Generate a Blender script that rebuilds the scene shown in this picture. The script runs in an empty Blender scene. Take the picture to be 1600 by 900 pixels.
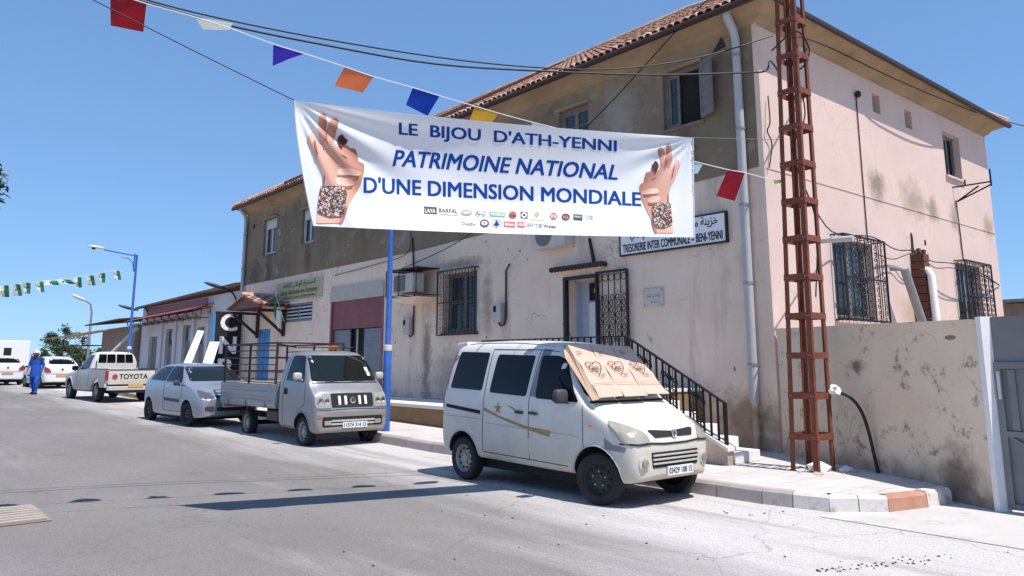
import bpy, bmesh, math, random
import numpy as np
from mathutils import Vector, Matrix
from mathutils.bvhtree import BVHTree
R = math.radians
SC = bpy.context.scene
COL = SC.collection
# ------------------------------------------------------------------ camera
F, CX, CY, H = 1198.0, 800.0, 357.0, 1.6           # focal length and principal point in photo pixels
PITCH = math.atan2(209, 1198); YAW = R(140)
cd = bpy.data.cameras.new('camera'); cam = bpy.data.objects.new('camera', cd); COL.objects.link(cam)
cam.location = (0, 0, H); cam.rotation_euler = (R(90) + PITCH, 0, YAW - R(90))
cd.sensor_width = 36; cd.lens = F/1600*36; cd.shift_y = -(450-CY)/1600
cd.clip_start = .05; cd.clip_end = 3000
SC.camera = cam
# ------------------------------------------------------------------ light
SUN_AZ, SUN_EL = 8.0, 65.0
W = bpy.data.worlds.new('World'); SC.world = W; W.use_nodes = True
wn = W.node_tree.nodes; wl = W.node_tree.links
sky = wn.new('ShaderNodeTexSky'); sky.sky_type = 'NISHITA'; sky.sun_disc = False
sky.sun_elevation = R(SUN_EL); sky.sun_rotation = R(90-SUN_AZ)
sky.air_density = 1.0; sky.dust_density = 0.0; sky.ozone_density = 3.5; sky.altitude = 1300
gam = wn.new('ShaderNodeGamma'); gam.inputs[1].default_value = .5        # a flatter gradient from zenith to horizon, over the whole sky
tint = wn.new('ShaderNodeMix'); tint.data_type = 'RGBA'; tint.blend_type = 'MULTIPLY'; tint.inputs[0].default_value = 1; tint.inputs[7].default_value = (1.27, 1.9, 2.7, 1)
wl.new(sky.outputs[0], gam.inputs[0]); wl.new(gam.outputs[0], tint.inputs[6]); wl.new(tint.outputs[2], wn['Background'].inputs[0]); wn['Background'].inputs[1].default_value = .12
sv = Vector((math.cos(R(SUN_AZ))*math.cos(R(SUN_EL)), math.sin(R(SUN_AZ))*math.cos(R(SUN_EL)), math.sin(R(SUN_EL))))
sl = bpy.data.lights.new('sun', 'SUN'); sl.energy = 4.9; sl.angle = R(.5); sl.color = (1, .95, .88)
so = bpy.data.objects.new('sun', sl); COL.objects.link(so); so.rotation_euler = (-sv).to_track_quat('-Z', 'Y').to_euler()
so.location = sv*60
SC.view_settings.view_transform = 'Standard'; SC.view_settings.look = 'None'
SC.view_settings.gamma = 1; SC.view_settings.exposure = .22
SC.render.engine = 'CYCLES'
SC.cycles.max_bounces = 6; SC.cycles.diffuse_bounces = 3; SC.cycles.glossy_bounces = 3; SC.cycles.transparent_max_bounces = 6

# ------------------------------------------------------------------ pixel helpers (photo pixel -> direction; distance from the plane touched)
_d = Vector((math.cos(YAW), math.sin(YAW), 0)); _r = Vector((math.sin(YAW), -math.cos(YAW), 0)); _u = Vector((0, 0, 1))
_fw = _d*math.cos(PITCH) + _u*math.sin(PITCH); _up = -_d*math.sin(PITCH) + _u*math.cos(PITCH); _C = Vector((0, 0, H))
def ray(x, y): return _fw + _r*((x-CX)/F) - _up*((y-CY)/F)
def gz(x, y, z=0): v = ray(x, y); return _C + v*((z-H)/v.z)
def fy(x, y, Y): v = ray(x, y); return _C + v*(Y/v.y)
def fx(x, y, X): v = ray(x, y); return _C + v*(X/v.x)
def fd(x, y, D): return _C + ray(x, y)*D

# ------------------------------------------------------------------ materials
def base(name):
    m = bpy.data.materials.new(name); m.use_nodes = True
    nt = m.node_tree; return m, nt, nt.nodes['Principled BSDF'], nt.links
def N(nt, t, **kw):
    n = nt.nodes.new(t)
    for k, v in kw.items(): setattr(n, k, v)
    return n
def noise(nt, lk, vec, scale, detail=6, rough=.6, mscale=None):
    n = N(nt, 'ShaderNodeTexNoise'); n.inputs['Scale'].default_value = scale; n.inputs['Detail'].default_value = detail; n.inputs['Roughness'].default_value = rough
    if mscale is not None:
        mp = N(nt, 'ShaderNodeMapping'); mp.inputs['Scale'].default_value = mscale; lk.new(vec, mp.inputs[0]); vec = mp.outputs[0]
    lk.new(vec, n.inputs['Vector']); return n.outputs['Fac']
def ramp(nt, lk, fac, stops):
    r = N(nt, 'ShaderNodeValToRGB'); e = r.color_ramp.elements
    while len(e) < len(stops): e.new(.5)
    for i, (p, c) in enumerate(stops):
        e[i].position = p; e[i].color = (c, c, c, 1) if isinstance(c, (int, float)) else (*c, 1)
    lk.new(fac, r.inputs[0]); return r.outputs[0]
def mixc(nt, lk, fac, a, b):
    m = N(nt, 'ShaderNodeMix'); m.data_type = 'RGBA'
    for v, i in ((fac, 0), (a, 6), (b, 7)):
        if hasattr(v, 'links'): lk.new(v, m.inputs[i])
        elif i == 0: m.inputs[0].default_value = v
        else: m.inputs[i].default_value = (*v, 1)
    return m.outputs[2]
def P(name, col, rough=.5, metal=0, coat=0, spec=.5, var=0, vs=6, bump=0, bs=60):
    m, nt, b, lk = base(name)
    b.inputs['Base Color'].default_value = (*col, 1); b.inputs['Roughness'].default_value = rough; b.inputs['Metallic'].default_value = metal
    b.inputs['Coat Weight'].default_value = coat; b.inputs['Coat Roughness'].default_value = .08; b.inputs['Specular IOR Level'].default_value = spec
    tc = N(nt, 'ShaderNodeTexCoord').outputs['Object']
    if var:
        n = noise(nt, lk, tc, vs)
        lk.new(ramp(nt, lk, n, [(.3, tuple(c*(1-var) for c in col)), (.7, tuple(min(1, c*(1+var*.6)) for c in col))]), b.inputs['Base Color'])
    if bump:
        bn = N(nt, 'ShaderNodeBump'); bn.inputs['Strength'].default_value = bump; bn.inputs['Distance'].default_value = .01
        lk.new(noise(nt, lk, tc, bs), bn.inputs['Height']); lk.new(bn.outputs[0], b.inputs['Normal'])
    return m
def ramp_inv(nt, lk, v):
    mr = N(nt, 'ShaderNodeMapRange'); mr.inputs[1].default_value = 1.15; mr.inputs[2].default_value = 1.85; mr.inputs[3].default_value = .8; mr.inputs[4].default_value = 0; lk.new(v, mr.inputs[0]); return mr.outputs[0]
def weathered(name, c1, c2, sc=.9, stain=None, sscale=(1.6, 1.6, .35), st=(.55, .72), blot=None, bsc=2.2, bt=(.6, .68), rough=.9, bump=.35, bs=25, low=None, spots=(), speck=None):
    """plaster / concrete: two tones, vertical streaks, blotches with a shape of their own"""
    m, nt, b, lk = base(name); b.inputs['Roughness'].default_value = rough; b.inputs['Specular IOR Level'].default_value = .2
    g = N(nt, 'ShaderNodeNewGeometry').outputs['Position']
    n1 = noise(nt, lk, g, sc, 9, .65)
    c = ramp(nt, lk, n1, [(.3, c1), (.7, c2)])
    if stain:
        n2 = noise(nt, lk, g, 1.0, 8, .7, sscale)
        c = mixc(nt, lk, ramp(nt, lk, n2, [(st[0], 0.0), (st[1], .85)]), c, stain)
    if blot:
        n3 = noise(nt, lk, g, bsc, 10, .72)
        c = mixc(nt, lk, ramp(nt, lk, n3, [(bt[0], 0.0), (bt[1], .9)]), c, blot)
    if speck:
        n4 = noise(nt, lk, g, 7, 9, .75); c = mixc(nt, lk, ramp(nt, lk, n4, [(.645, 0.0), (.69, .8)]), c, speck)
        vk = N(nt, 'ShaderNodeTexVoronoi'); vk.feature = 'DISTANCE_TO_EDGE'; vk.inputs['Scale'].default_value = .7; nk = N(nt, 'ShaderNodeTexNoise'); nk.inputs['Scale'].default_value = 2; nk.inputs['Detail'].default_value = 7; lk.new(g, nk.inputs['Vector'])
        ak = N(nt, 'ShaderNodeVectorMath', operation='ADD'); lk.new(g, ak.inputs[0]); lk.new(nk.outputs['Color'], ak.inputs[1]); lk.new(ak.outputs[0], vk.inputs['Vector'])
        ck = ramp(nt, lk, vk.outputs[0], [(.003, .7), (.010, 0.0)]); nm = noise(nt, lk, g, .8, 4); mk = N(nt, 'ShaderNodeMath', operation='MULTIPLY'); lk.new(ck, mk.inputs[0]); lk.new(ramp(nt, lk, nm, [(.48, 0.0), (.6, 1.0)]), mk.inputs[1])
        c = mixc(nt, lk, mk.outputs[0], c, speck)
    if low:   # splash dirt near the ground: (colour, z0, z1)
        sx = N(nt, 'ShaderNodeSeparateXYZ'); lk.new(g, sx.inputs[0])
        mr = N(nt, 'ShaderNodeMapRange'); mr.inputs[1].default_value = low[1]; mr.inputs[2].default_value = low[2]; mr.inputs[3].default_value = 1; mr.inputs[4].default_value = 0
        ad = N(nt, 'ShaderNodeMath', operation='ADD'); n5 = noise(nt, lk, g, 2.5, 8)
        ms = N(nt, 'ShaderNodeMath', operation='MULTIPLY_ADD'); ms.inputs[1].default_value = 1.6; ms.inputs[2].default_value = -.8; lk.new(n5, ms.inputs[0])
        lk.new(sx.outputs[2], mr.inputs[0]); lk.new(mr.outputs[0], ad.inputs[0]); lk.new(ms.outputs[0], ad.inputs[1])
        c = mixc(nt, lk, ramp(nt, lk, ad.outputs[0], [(.35, 0.0), (.95, .8)]), c, low[0])
    for (ctr, rad, col) in spots:   # damp or mildew patches with a ragged outline of their own
        vs_ = N(nt, 'ShaderNodeVectorMath', operation='SUBTRACT'); lk.new(g, vs_.inputs[0]); vs_.inputs[1].default_value = ctr
        vm = N(nt, 'ShaderNodeVectorMath', operation='DIVIDE'); lk.new(vs_.outputs[0], vm.inputs[0]); vm.inputs[1].default_value = rad
        ln = N(nt, 'ShaderNodeVectorMath', operation='LENGTH'); lk.new(vm.outputs[0], ln.inputs[0])
        ns = noise(nt, lk, g, 3.5, 8, .7); ms = N(nt, 'ShaderNodeMath', operation='MULTIPLY_ADD'); ms.inputs[1].default_value = 1.8; lk.new(ns, ms.inputs[0]); lk.new(ln.outputs['Value'], ms.inputs[2])
        c = mixc(nt, lk, ramp(nt, lk, ms.outputs[0], [(.0, .85), (.62, .6), (1.0, .0)]) if False else ramp_inv(nt, lk, ms.outputs[0]), c, col)
    lk.new(c, b.inputs['Base Color'])
    bn = N(nt, 'ShaderNodeBump'); bn.inputs['Strength'].default_value = bump; bn.inputs['Distance'].default_value = .012
    lk.new(noise(nt, lk, g, bs, 8, .7), bn.inputs['Height']); lk.new(bn.outputs[0], b.inputs['Normal'])
    return m
M = {}
M['pink'] = weathered('pink_plaster', (.75, .57, .445), (.87, .695, .565), .7, stain=(.30, .25, .21), sscale=(1.3, 1.3, .25), st=(.56, .76), blot=(.42, .35, .31), bsc=1.7, bt=(.645, .70), low=((.26, .22, .19), .2, 1.3), spots=[((-17.15, 11.45, 1.7), (.33, 1, 1.7), (.20, .15, .11)), ((-15.7, 11.45, 4.05), (1.5, 1, .22), (.28, .22, .18)), ((-14.55, 11.45, 3.0), (.28, 1, 1.1), (.34, .28, .23)), ((-16.0, 11.45, 1.3), (1.2, 1, .9), (.40, .33, .27)), ((-7.5, 11.45, .7), (.8, 1, .6), (.22, .16, .10)), ((-12.2, 11.45, 4.7), (1.6, 1, .4), (.42, .36, .31)), ((-9.5, 11.45, .9), (1.4, 1, .7), (.42, .34, .27))], speck=(.34, .27, .22), bump=.5)
M['side'] = weathered('pale_pink_plaster', (.64, .475, .415), (.71, .545, .485), .8, stain=(.50, .38, .30), sscale=(1, 1, .3), st=(.62, .85), blot=(.46, .36, .27), bsc=.9, bt=(.66, .74), spots=[((-6.94, 15.6, 5.15), (1, .45, .5), (.20, .17, .13)), ((-6.94, 17.3, 5.1), (1, .9, .55), (.36, .28, .20)), ((-6.94, 18.3, 5.0), (1, .4, .4), (.24, .20, .15)), ((-6.94, 19.5, 5.0), (1, .35, .45), (.26, .22, .16)), ((-6.94, 16.9, 2.6), (1, .9, .6), (.52, .40, .28)), ((-6.94, 21.7, 5.0), (1, .5, .4), (.36, .27, .18))], speck=(.52, .40, .31), bump=.5)
M['greywall'] = weathered('grey_render', (.19, .145, .095), (.29, .22, .155), .55, stain=(.11, .095, .07), sscale=(1.2, 1.2, .25), st=(.52, .75), blot=(.44, .40, .345), bsc=1.5, bt=(.56, .72), bump=.6, low=((.42, .30, .17), 7.6, 6.7), spots=[((x_, 11.44, z_-.55), (.35, 1, .75), (.10, .085, .065)) for x_, z_ in ((-8.6, 6.0), (-11.5, 5.98), (-24.6, 5.65), (-27.9, 5.62))]+[((-10.2, 11.44, 6.6), (.7, 1, .9), (.36, .33, .29)), ((-29.3, 11.44, 5.0), (.9, 1, .7), (.10, .085, .065))])
M['cornice'] = weathered('ochre_cornice', (.30, .205, .12), (.42, .31, .20), 1.2, stain=(.17, .115, .065), sscale=(1, 1, 1), st=(.55, .8))
M['lowwall'] = weathered('rough_cement_wall', (.70, .545, .405), (.82, .665, .505), .8, stain=(.38, .32, .27), sscale=(1.2, 1.2, .5), st=(.55, .8), blot=(.27, .225, .185), bsc=3.0, bt=(.57, .64), bump=.7, bs=14, low=((.25, .19, .14), .0, .7), spots=[((-3.75, 9.85, .3), (.35, .6, .5), (.16, .12, .09)), ((-5.2, 10.6, 1.55), (.25, .4, .12), (.2, .16, .13))], speck=(.24, .2, .165))
M['whiteplaster'] = weathered('whitewash', (.70, .68, .67), (.82, .80, .79), 3, stain=(.5, .45, .4), sscale=(2, 2, 2), st=(.62, .8))
M['shopwall'] = weathered('pale_grey_plaster', (.50, .49, .50), (.62, .61, .62), 1, stain=(.36, .34, .33), st=(.6, .8))
M['brownwall'] = weathered('brown_rendered_wall', (.24, .20, .17), (.32, .27, .23), 1, stain=(.16, .13, .1), st=(.55, .8))
M['stepwhite'] = weathered('worn_white_step', (.72, .69, .67), (.82, .79, .77), 4, blot=(.38, .31, .25), bsc=4, bt=(.60, .66))
M['brownbase'] = weathered('brown_render_base', (.20, .13, .07), (.32, .22, .13), 2, stain=(.5, .38, .25), sscale=(3, 3, .8), st=(.66, .8))
M['kerb'] = weathered('kerb_concrete', (.36, .31, .28), (.50, .44, .40), 3, blot=(.24, .19, .16), bsc=3, bt=(.58, .7))
M['kerbwhite'] = weathered('kerb_white_paint', (.62, .57, .52), (.74, .69, .64), 5, blot=(.36, .29, .24), bsc=5, bt=(.50, .62))
M['kerbred'] = weathered('kerb_red_paint', (.40, .20, .14), (.50, .28, .20), 4, blot=(.40, .32, .26), bsc=8, bt=(.62, .70))
M['rust'] = weathered('red_oxide_steel', (.15, .045, .028), (.25, .085, .048), 4, stain=(.10, .045, .03), sscale=(6, 6, 2), st=(.6, .8), rough=.6, bump=.15)
M['brick'] = P('old_brick', (.13, .05, .035), .9, var=.4, vs=20, bump=.4)
M['tile'] = P('terracotta_tile', (.31, .165, .115), .85, var=.55, vs=3.1, bump=.2)
M['tile2'] = P('terracotta_tile_pale', (.56, .36, .27), .85, var=.4, vs=5, bump=.2)
M['black'] = P('black_iron', (.010, .009, .009), .45)
M['blackm'] = P('matt_black', (.012, .012, .013), .85)
M['rubber'] = P('tyre_rubber', (.018, .018, .018), .85, bump=.15)
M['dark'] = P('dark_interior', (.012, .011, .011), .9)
M['cable'] = P('cable_black', (.008, .008, .008), .6)
M['string'] = P('white_string', (.75, .75, .75), .8)
M['pvc'] = P('grey_pvc_pipe', (.46, .46, .48), .45, var=.12, vs=3)
M['zinc'] = P('grey_metal', (.30, .30, .31), .5, .3, var=.2)
M['woodgrey'] = P('weathered_grey_wood', (.20, .19, .18), .8, var=.3, vs=12)
M['wooddark'] = P('dark_brown_wood', (.042, .019, .013), .6, var=.3, vs=8)
M['woodred'] = P('red_brown_wood', (.17, .06, .035), .6, var=.3, vs=8)
M['alu'] = P('pale_window_frame', (.55, .54, .53), .5, var=.1)
M['white'] = P('white_paint', (.78, .78, .78), .5, var=.06)
M['lilac'] = P('pale_lilac_door', (.52, .53, .62), .5, var=.06)
M['bluepaint'] = P('blue_paint', (.035, .12, .42), .45, var=.2)
M['bluedoor'] = P('sky_blue_door', (.06, .27, .55), .5, var=.15)
M['shutred'] = P('maroon_shutter', (.27, .075, .085), .5, var=.2, vs=3)
M['greydoor'] = P('grey_blue_metal_door', (.19, .21, .24), .5, var=.15, vs=3)
M['gate'] = P('slate_grey_gate_paint', (.175, .172, .175), .5, var=.15, vs=2)
M['panelcream'] = P('cream_board', (.46, .43, .36), .6, var=.12)
M['yellow'] = P('yellow_sign_board', (.42, .36, .17), .5, var=.12)
M['ink'] = P('black_lettering', (.012, .012, .014), .6)
M['inkblue'] = P('blue_lettering', (.007, .058, .30), .8, spec=.1)
M['inkolive'] = P('dark_olive_lettering', (.10, .09, .05), .6)
M['inkgreen'] = P('green_lettering', (.04, .13, .06), .6)
M['inkwhite'] = P('white_lettering', (.85, .85, .85), .5)
M['plate'] = P('white_number_plate', (.75, .76, .78), .4)
M['plateyellow'] = P('yellow_number_plate', (.55, .36, .16), .4)
M['glass'] = P('dark_car_glass', (.004, .004, .004), .03, spec=.32)
M['glasstint'] = P('tinted_windscreen', (.010, .014, .013), .04, spec=.5)
M['pane'] = P('window_pane', (.03, .035, .04), .06, spec=.6)
M['vanwhite'] = P('white_van_paint', (.66, .655, .63), .35, coat=.35, var=.10, vs=1.6)
def dusty(name, col, dust, z0, z1, rough=.35, metal=0, coat=.35):
    m, nt, b, lk = base(name); g = N(nt, 'ShaderNodeNewGeometry').outputs['Position']; sx = N(nt, 'ShaderNodeSeparateXYZ'); lk.new(g, sx.inputs[0])
    mr = N(nt, 'ShaderNodeMapRange'); mr.inputs[1].default_value = z0; mr.inputs[2].default_value = z1; mr.inputs[3].default_value = .75; mr.inputs[4].default_value = -.05; lk.new(sx.outputs[2], mr.inputs[0])
    n = noise(nt, lk, g, 3, 8, .65); ad = N(nt, 'ShaderNodeMath', operation='MULTIPLY_ADD'); ad.inputs[1].default_value = .9; ad.inputs[2].default_value = -.42; lk.new(n, ad.inputs[0])
    a2 = N(nt, 'ShaderNodeMath', operation='ADD'); a2.use_clamp = True; lk.new(ad.outputs[0], a2.inputs[0]); lk.new(mr.outputs[0], a2.inputs[1])
    lk.new(mixc(nt, lk, a2.outputs[0], col, dust), b.inputs['Base Color']); b.inputs['Metallic'].default_value = metal
    rr = N(nt, 'ShaderNodeMapRange'); rr.inputs[3].default_value = rough; rr.inputs[4].default_value = .8; lk.new(a2.outputs[0], rr.inputs[0]); lk.new(rr.outputs[0], b.inputs['Roughness']); b.inputs['Coat Weight'].default_value = coat*.6
    return m
M['vanwhite'] = dusty('dusty_white_van_paint', (.75, .72, .655), (.44, .375, .275), .25, 1.1)
M['pickup'] = dusty('dusty_off_white_paint', (.64, .63, .60), (.42, .36, .28), .6, 1.5)
M['silver'] = dusty('dusty_silver_paint', (.31, .315, .33), (.34, .31, .27), .2, .9, .33, .4)
M['lensclear'] = P('dark_clear_lamp', (.16, .16, .17), .08, .5, coat=1)
M['silverlight'] = P('silver_paint', (.36, .385, .44), .3, .5, coat=.5, var=.04, vs=2)
M['carwhite'] = P('white_car_paint', (.75, .75, .76), .3, coat=.5)
M['cardark'] = P('grey_plastic', (.05, .05, .055), .6)
M['trim'] = P('pale_bumper_plastic', (.50, .48, .44), .5, var=.1)
M['lens'] = P('clear_lamp_lens', (.40, .39, .34), .12, .2, coat=1)
M['lensold'] = P('yellowed_lamp_lens', (.40, .375, .29), .15, .1, coat=1, var=.15, vs=9)
M['lensred'] = P('red_lamp_lens', (.33, .02, .02), .15, coat=1)
M['lensorange'] = P('orange_lamp_lens', (.55, .16, .02), .2)
M['chrome'] = P('chrome', (.7, .7, .7), .15, 1)
M['steel'] = P('steel_wheel', (.34, .33, .31), .5, .5, var=.2)
M['steeldark'] = P('dusty_dark_wheel', (.030, .027, .025), .7, var=.4, vs=20)
M['gold'] = P('gold_stripe', (.36, .25, .08), .4, var=.2)
M['decalgrey'] = P('grey_decal', (.22, .22, .24), .4)
M['card'] = P('corrugated_cardboard', (.52, .36, .25), .85, var=.12, vs=5, bump=.1)
M['cardpale'] = P('printed_cardboard', (.60, .43, .34), .8, var=.08, vs=5, bump=.1)
M['cardink'] = P('cardboard_print', (.16, .06, .045), .8)
M['rubble'] = P('rubble_stone', (.48, .40, .33), .95, var=.3, bump=.6, bs=30)
M['plasticwrap'] = P('white_plastic_wrap', (.75, .74, .70), .5, bump=.5, bs=50)
M['leaf'] = P('green_leaf', (.060, .105, .030), .7, var=.5, vs=1.5)
M['leafdark'] = P('dark_green_leaf', (.035, .065, .022), .7, var=.5, vs=1.5)
M['bark'] = P('grey_bark', (.13, .10, .075), .9, var=.3, bump=.5)
M['redtarp'] = P('red_awning_sheet', (.30, .055, .06), .6, var=.2)
M['skin'] = P('skin', (.22, .12, .08), .6)
M['clothblue'] = P('royal_blue_cloth', (.012, .085, .42), .85, var=.25, vs=5)
M['clothnavy'] = P('navy_cloth', (.015, .03, .10), .85)
M['lampwhite'] = P('pale_lamp_head', (.62, .61, .56), .4)
M['acwhite'] = P('aged_white_casing', (.58, .54, .48), .5, var=.15)
M['meter'] = P('grey_meter_case', (.50, .455, .42), .6, var=.1)
M['printred'] = P('red_print', (.42, .03, .05), .6)
M['printgreen'] = P('green_print', (.10, .34, .18), .6)
M['printgrey'] = P('grey_print', (.25, .26, .30), .6)
def cloth(name, col, tr=.2):
    m, nt, b, lk = base(name); out = nt.nodes['Material Output']
    b.inputs['Base Color'].default_value = (*col, 1); b.inputs['Roughness'].default_value = .7; b.inputs['Specular IOR Level'].default_value = .25
    t = N(nt, 'ShaderNodeBsdfTranslucent'); t.inputs[0].default_value = (*col, 1)
    mx = N(nt, 'ShaderNodeMixShader'); mx.inputs[0].default_value = tr
    lk.new(b.outputs[0], mx.inputs[1]); lk.new(t.outputs[0], mx.inputs[2]); lk.new(mx.outputs[0], out.inputs[0])
    return m
M['banner'] = cloth('banner_vinyl', (.80, .80, .82), .12)
M['flagred'] = cloth('red_flag', (.36, .015, .03)); M['flagwhite'] = cloth('white_flag', (.75, .78, .70)); M['flagpurple'] = cloth('purple_flag', (.06, .035, .52))
M['flagorange'] = cloth('orange_flag', (.85, .22, .09)); M['flagblue'] = cloth('blue_flag', (.012, .06, .45)); M['flagyellow'] = cloth('yellow_flag', (.75, .40, .04))
M['flagpale'] = cloth('pale_blue_flag', (.45, .68, .80)); M['flaggreen'] = cloth('green_flag', (.02, .17, .09)); M['flaglime'] = cloth('pale_green_flag', (.45, .75, .35))
def vcol(name, rough=.7):
    m, nt, b, lk = base(name); b.inputs['Roughness'].default_value = rough; b.inputs['Specular IOR Level'].default_value = .2
    a = N(nt, 'ShaderNodeVertexColor'); a.layer_name = 'print'; lk.new(a.outputs[0], b.inputs['Base Color']); return m
M['handprint'] = vcol('printed_hand')
def bracelet():
    m, nt, b, lk = base('printed_bracelet'); b.inputs['Roughness'].default_value = .7
    g = N(nt, 'ShaderNodeNewGeometry').outputs['Position']
    v = N(nt, 'ShaderNodeTexVoronoi'); v.feature = 'DISTANCE_TO_EDGE'; v.inputs['Scale'].default_value = 22; lk.new(g, v.inputs['Vector'])
    n = noise(nt, lk, g, 30, 3)
    a = ramp(nt, lk, v.outputs[0], [(.05, (.06, .02, .02)), (.13, (.62, .52, .46))])
    lk.new(mixc(nt, lk, ramp(nt, lk, n, [(.5, 0.0), (.54, 1.0)]), a, (.10, .035, .03)), b.inputs['Base Color']); return m
M['bracelet'] = bracelet()
def road_mat():
    m, nt, b, lk = base('sun_bleached_asphalt'); b.inputs['Roughness'].default_value = .92; b.inputs['Specular IOR Level'].default_value = .25
    g = N(nt, 'ShaderNodeNewGeometry').outputs['Position']
    n1 = noise(nt, lk, g, .35, 8, .6); n2 = noise(nt, lk, g, 90, 3, .6); n3 = noise(nt, lk, g, .6, 8, .65, (.25, 1.4, 1))
    c = ramp(nt, lk, n1, [(.3, (.195, .178, .170)), (.7, (.24, .221, .211))])
    sx = N(nt, 'ShaderNodeSeparateXYZ'); lk.new(g, sx.inputs[0])
    # pale dust that collects along the kerb and at the alley mouth
    mr = N(nt, 'ShaderNodeMapRange'); mr.inputs[1].default_value = 4.6; mr.inputs[2].default_value = 7.6; lk.new(sx.outputs[1], mr.inputs[0])
    mx_ = N(nt, 'ShaderNodeMapRange'); mx_.inputs[1].default_value = -7.5; mx_.inputs[2].default_value = -3.5; mx_.inputs[4].default_value = .35; lk.new(sx.outputs[0], mx_.inputs[0])
    ad = N(nt, 'ShaderNodeMath', operation='ADD'); lk.new(mr.outputs[0], ad.inputs[0])
    ms = N(nt, 'ShaderNodeMath', operation='MULTIPLY_ADD'); ms.inputs[1].default_value = 1.5; ms.inputs[2].default_value = -.75; lk.new(n3, ms.inputs[0]); lk.new(ms.outputs[0], ad.inputs[1])
    ad2 = N(nt, 'ShaderNodeMath', operation='ADD'); lk.new(ad.outputs[0], ad2.inputs[0]); lk.new(mx_.outputs[0], ad2.inputs[1])
    c = mixc(nt, lk, ramp(nt, lk, ad2.outputs[0], [(.15, 0.0), (.85, 1.0)]), c, (.53, .50, .485))
    n6 = noise(nt, lk, g, 1.3, 9, .75)
    c = mixc(nt, lk, ramp(nt, lk, n6, [(.62, 0.0), (.72, .35)]), c, (.18, .168, .163))
    n7 = noise(nt, lk, g, 1.0, 7, .6, (.12, 1.9, 1)); c = mixc(nt, lk, ramp(nt, lk, n7, [(.50, 0.0), (.66, .5)]), c, (.19, .177, .172))   # tyre-worn bands along the street
    n8 = noise(nt, lk, g, .9, 2, .5); c = mixc(nt, lk, ramp(nt, lk, n8, [(.70, 0.0), (.73, .55)]), c, (.16, .15, .147))   # old patches and oil
    # hairline cracks
    v = N(nt, 'ShaderNodeTexVoronoi'); v.feature = 'DISTANCE_TO_EDGE'; v.inputs['Scale'].default_value = .45
    wv = N(nt, 'ShaderNodeMapping'); nv = N(nt, 'ShaderNodeTexNoise'); nv.inputs['Scale'].default_value = 1.2; nv.inputs['Detail'].default_value = 6; lk.new(g, nv.inputs['Vector'])
    va = N(nt, 'ShaderNodeVectorMath', operation='ADD'); lk.new(g, va.inputs[0]); lk.new(nv.outputs['Color'], va.inputs[1]); lk.new(va.outputs[0], v.inputs['Vector'])
    c = mixc(nt, lk, ramp(nt, lk, v.outputs[0], [(.002, .45), (.006, 0.0)]), c, (.13, .12, .12))
    vv_ = N(nt, 'ShaderNodeTexVoronoi'); vv_.inputs['Scale'].default_value = 55; lk.new(g, vv_.inputs['Vector']); sp = ramp(nt, lk, vv_.outputs['Color'], [(.1, .78), (.9, 1.2)])
    m2_ = N(nt, 'ShaderNodeMix'); m2_.data_type = 'RGBA'; m2_.blend_type = 'MULTIPLY'; m2_.inputs[0].default_value = .5; lk.new(c, m2_.inputs[6]); lk.new(sp, m2_.inputs[7]); c = m2_.outputs[2]
    gr = ramp(nt, lk, n2, [(.32, .60), (.68, 1.3)])
    mu = N(nt, 'ShaderNodeMix'); mu.data_type = 'RGBA'; mu.blend_type = 'MULTIPLY'; mu.inputs[0].default_value = .9; lk.new(c, mu.inputs[6]); lk.new(gr, mu.inputs[7])
    lk.new(mu.outputs[2], b.inputs['Base Color'])
    bn = N(nt, 'ShaderNodeBump'); bn.inputs['Strength'].default_value = .5; bn.inputs['Distance'].default_value = .006; lk.new(n2, bn.inputs['Height']); lk.new(bn.outputs[0], b.inputs['Normal'])
    return m
M['road'] = road_mat()
def pave_mat():
    m, nt, b, lk = base('pale_pavement_tiles'); b.inputs['Roughness'].default_value = .9; b.inputs['Specular IOR Level'].default_value = .2
    g = N(nt, 'ShaderNodeNewGeometry').outputs['Position']
    br = N(nt, 'ShaderNodeTexBrick'); br.offset = 0; br.inputs['Scale'].default_value = 1; br.inputs['Brick Width'].default_value = .25; br.inputs['Row Height'].default_value = .25; br.inputs['Mortar Size'].default_value = .008
    br.inputs['Color1'].default_value = (.50, .455, .435, 1); br.inputs['Color2'].default_value = (.57, .53, .51, 1); br.inputs['Mortar'].default_value = (.36, .31, .29, 1)
    lk.new(g, br.inputs['Vector'])
    n = noise(nt, lk, g, 1.1, 9, .7)
    c = mixc(nt, lk, ramp(nt, lk, n, [(.4, 0.0), (.7, .9)]), br.outputs[0], (.60, .58, .57))
    lk.new(c, b.inputs['Base Color'])
    bn = N(nt, 'ShaderNodeBump'); bn.inputs['Strength'].default_value = .4; bn.inputs['Distance'].default_value = .006; lk.new(br.outputs['Fac'], bn.inputs['Height']); bn.invert = True; lk.new(bn.outputs[0], b.inputs['Normal'])
    return m
M['pave'] = pave_mat()
M['earth'] = weathered('dry_earth', (.30, .24, .17), (.38, .31, .23), .05, blot=(.12, .14, .06), bsc=.08, bt=(.5, .6))
M['alley'] = weathered('dusty_alley', (.48, .455, .44), (.58, .55, .535), 1.2, blot=(.38, .345, .32), bsc=2.2, bt=(.56, .66))

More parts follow.
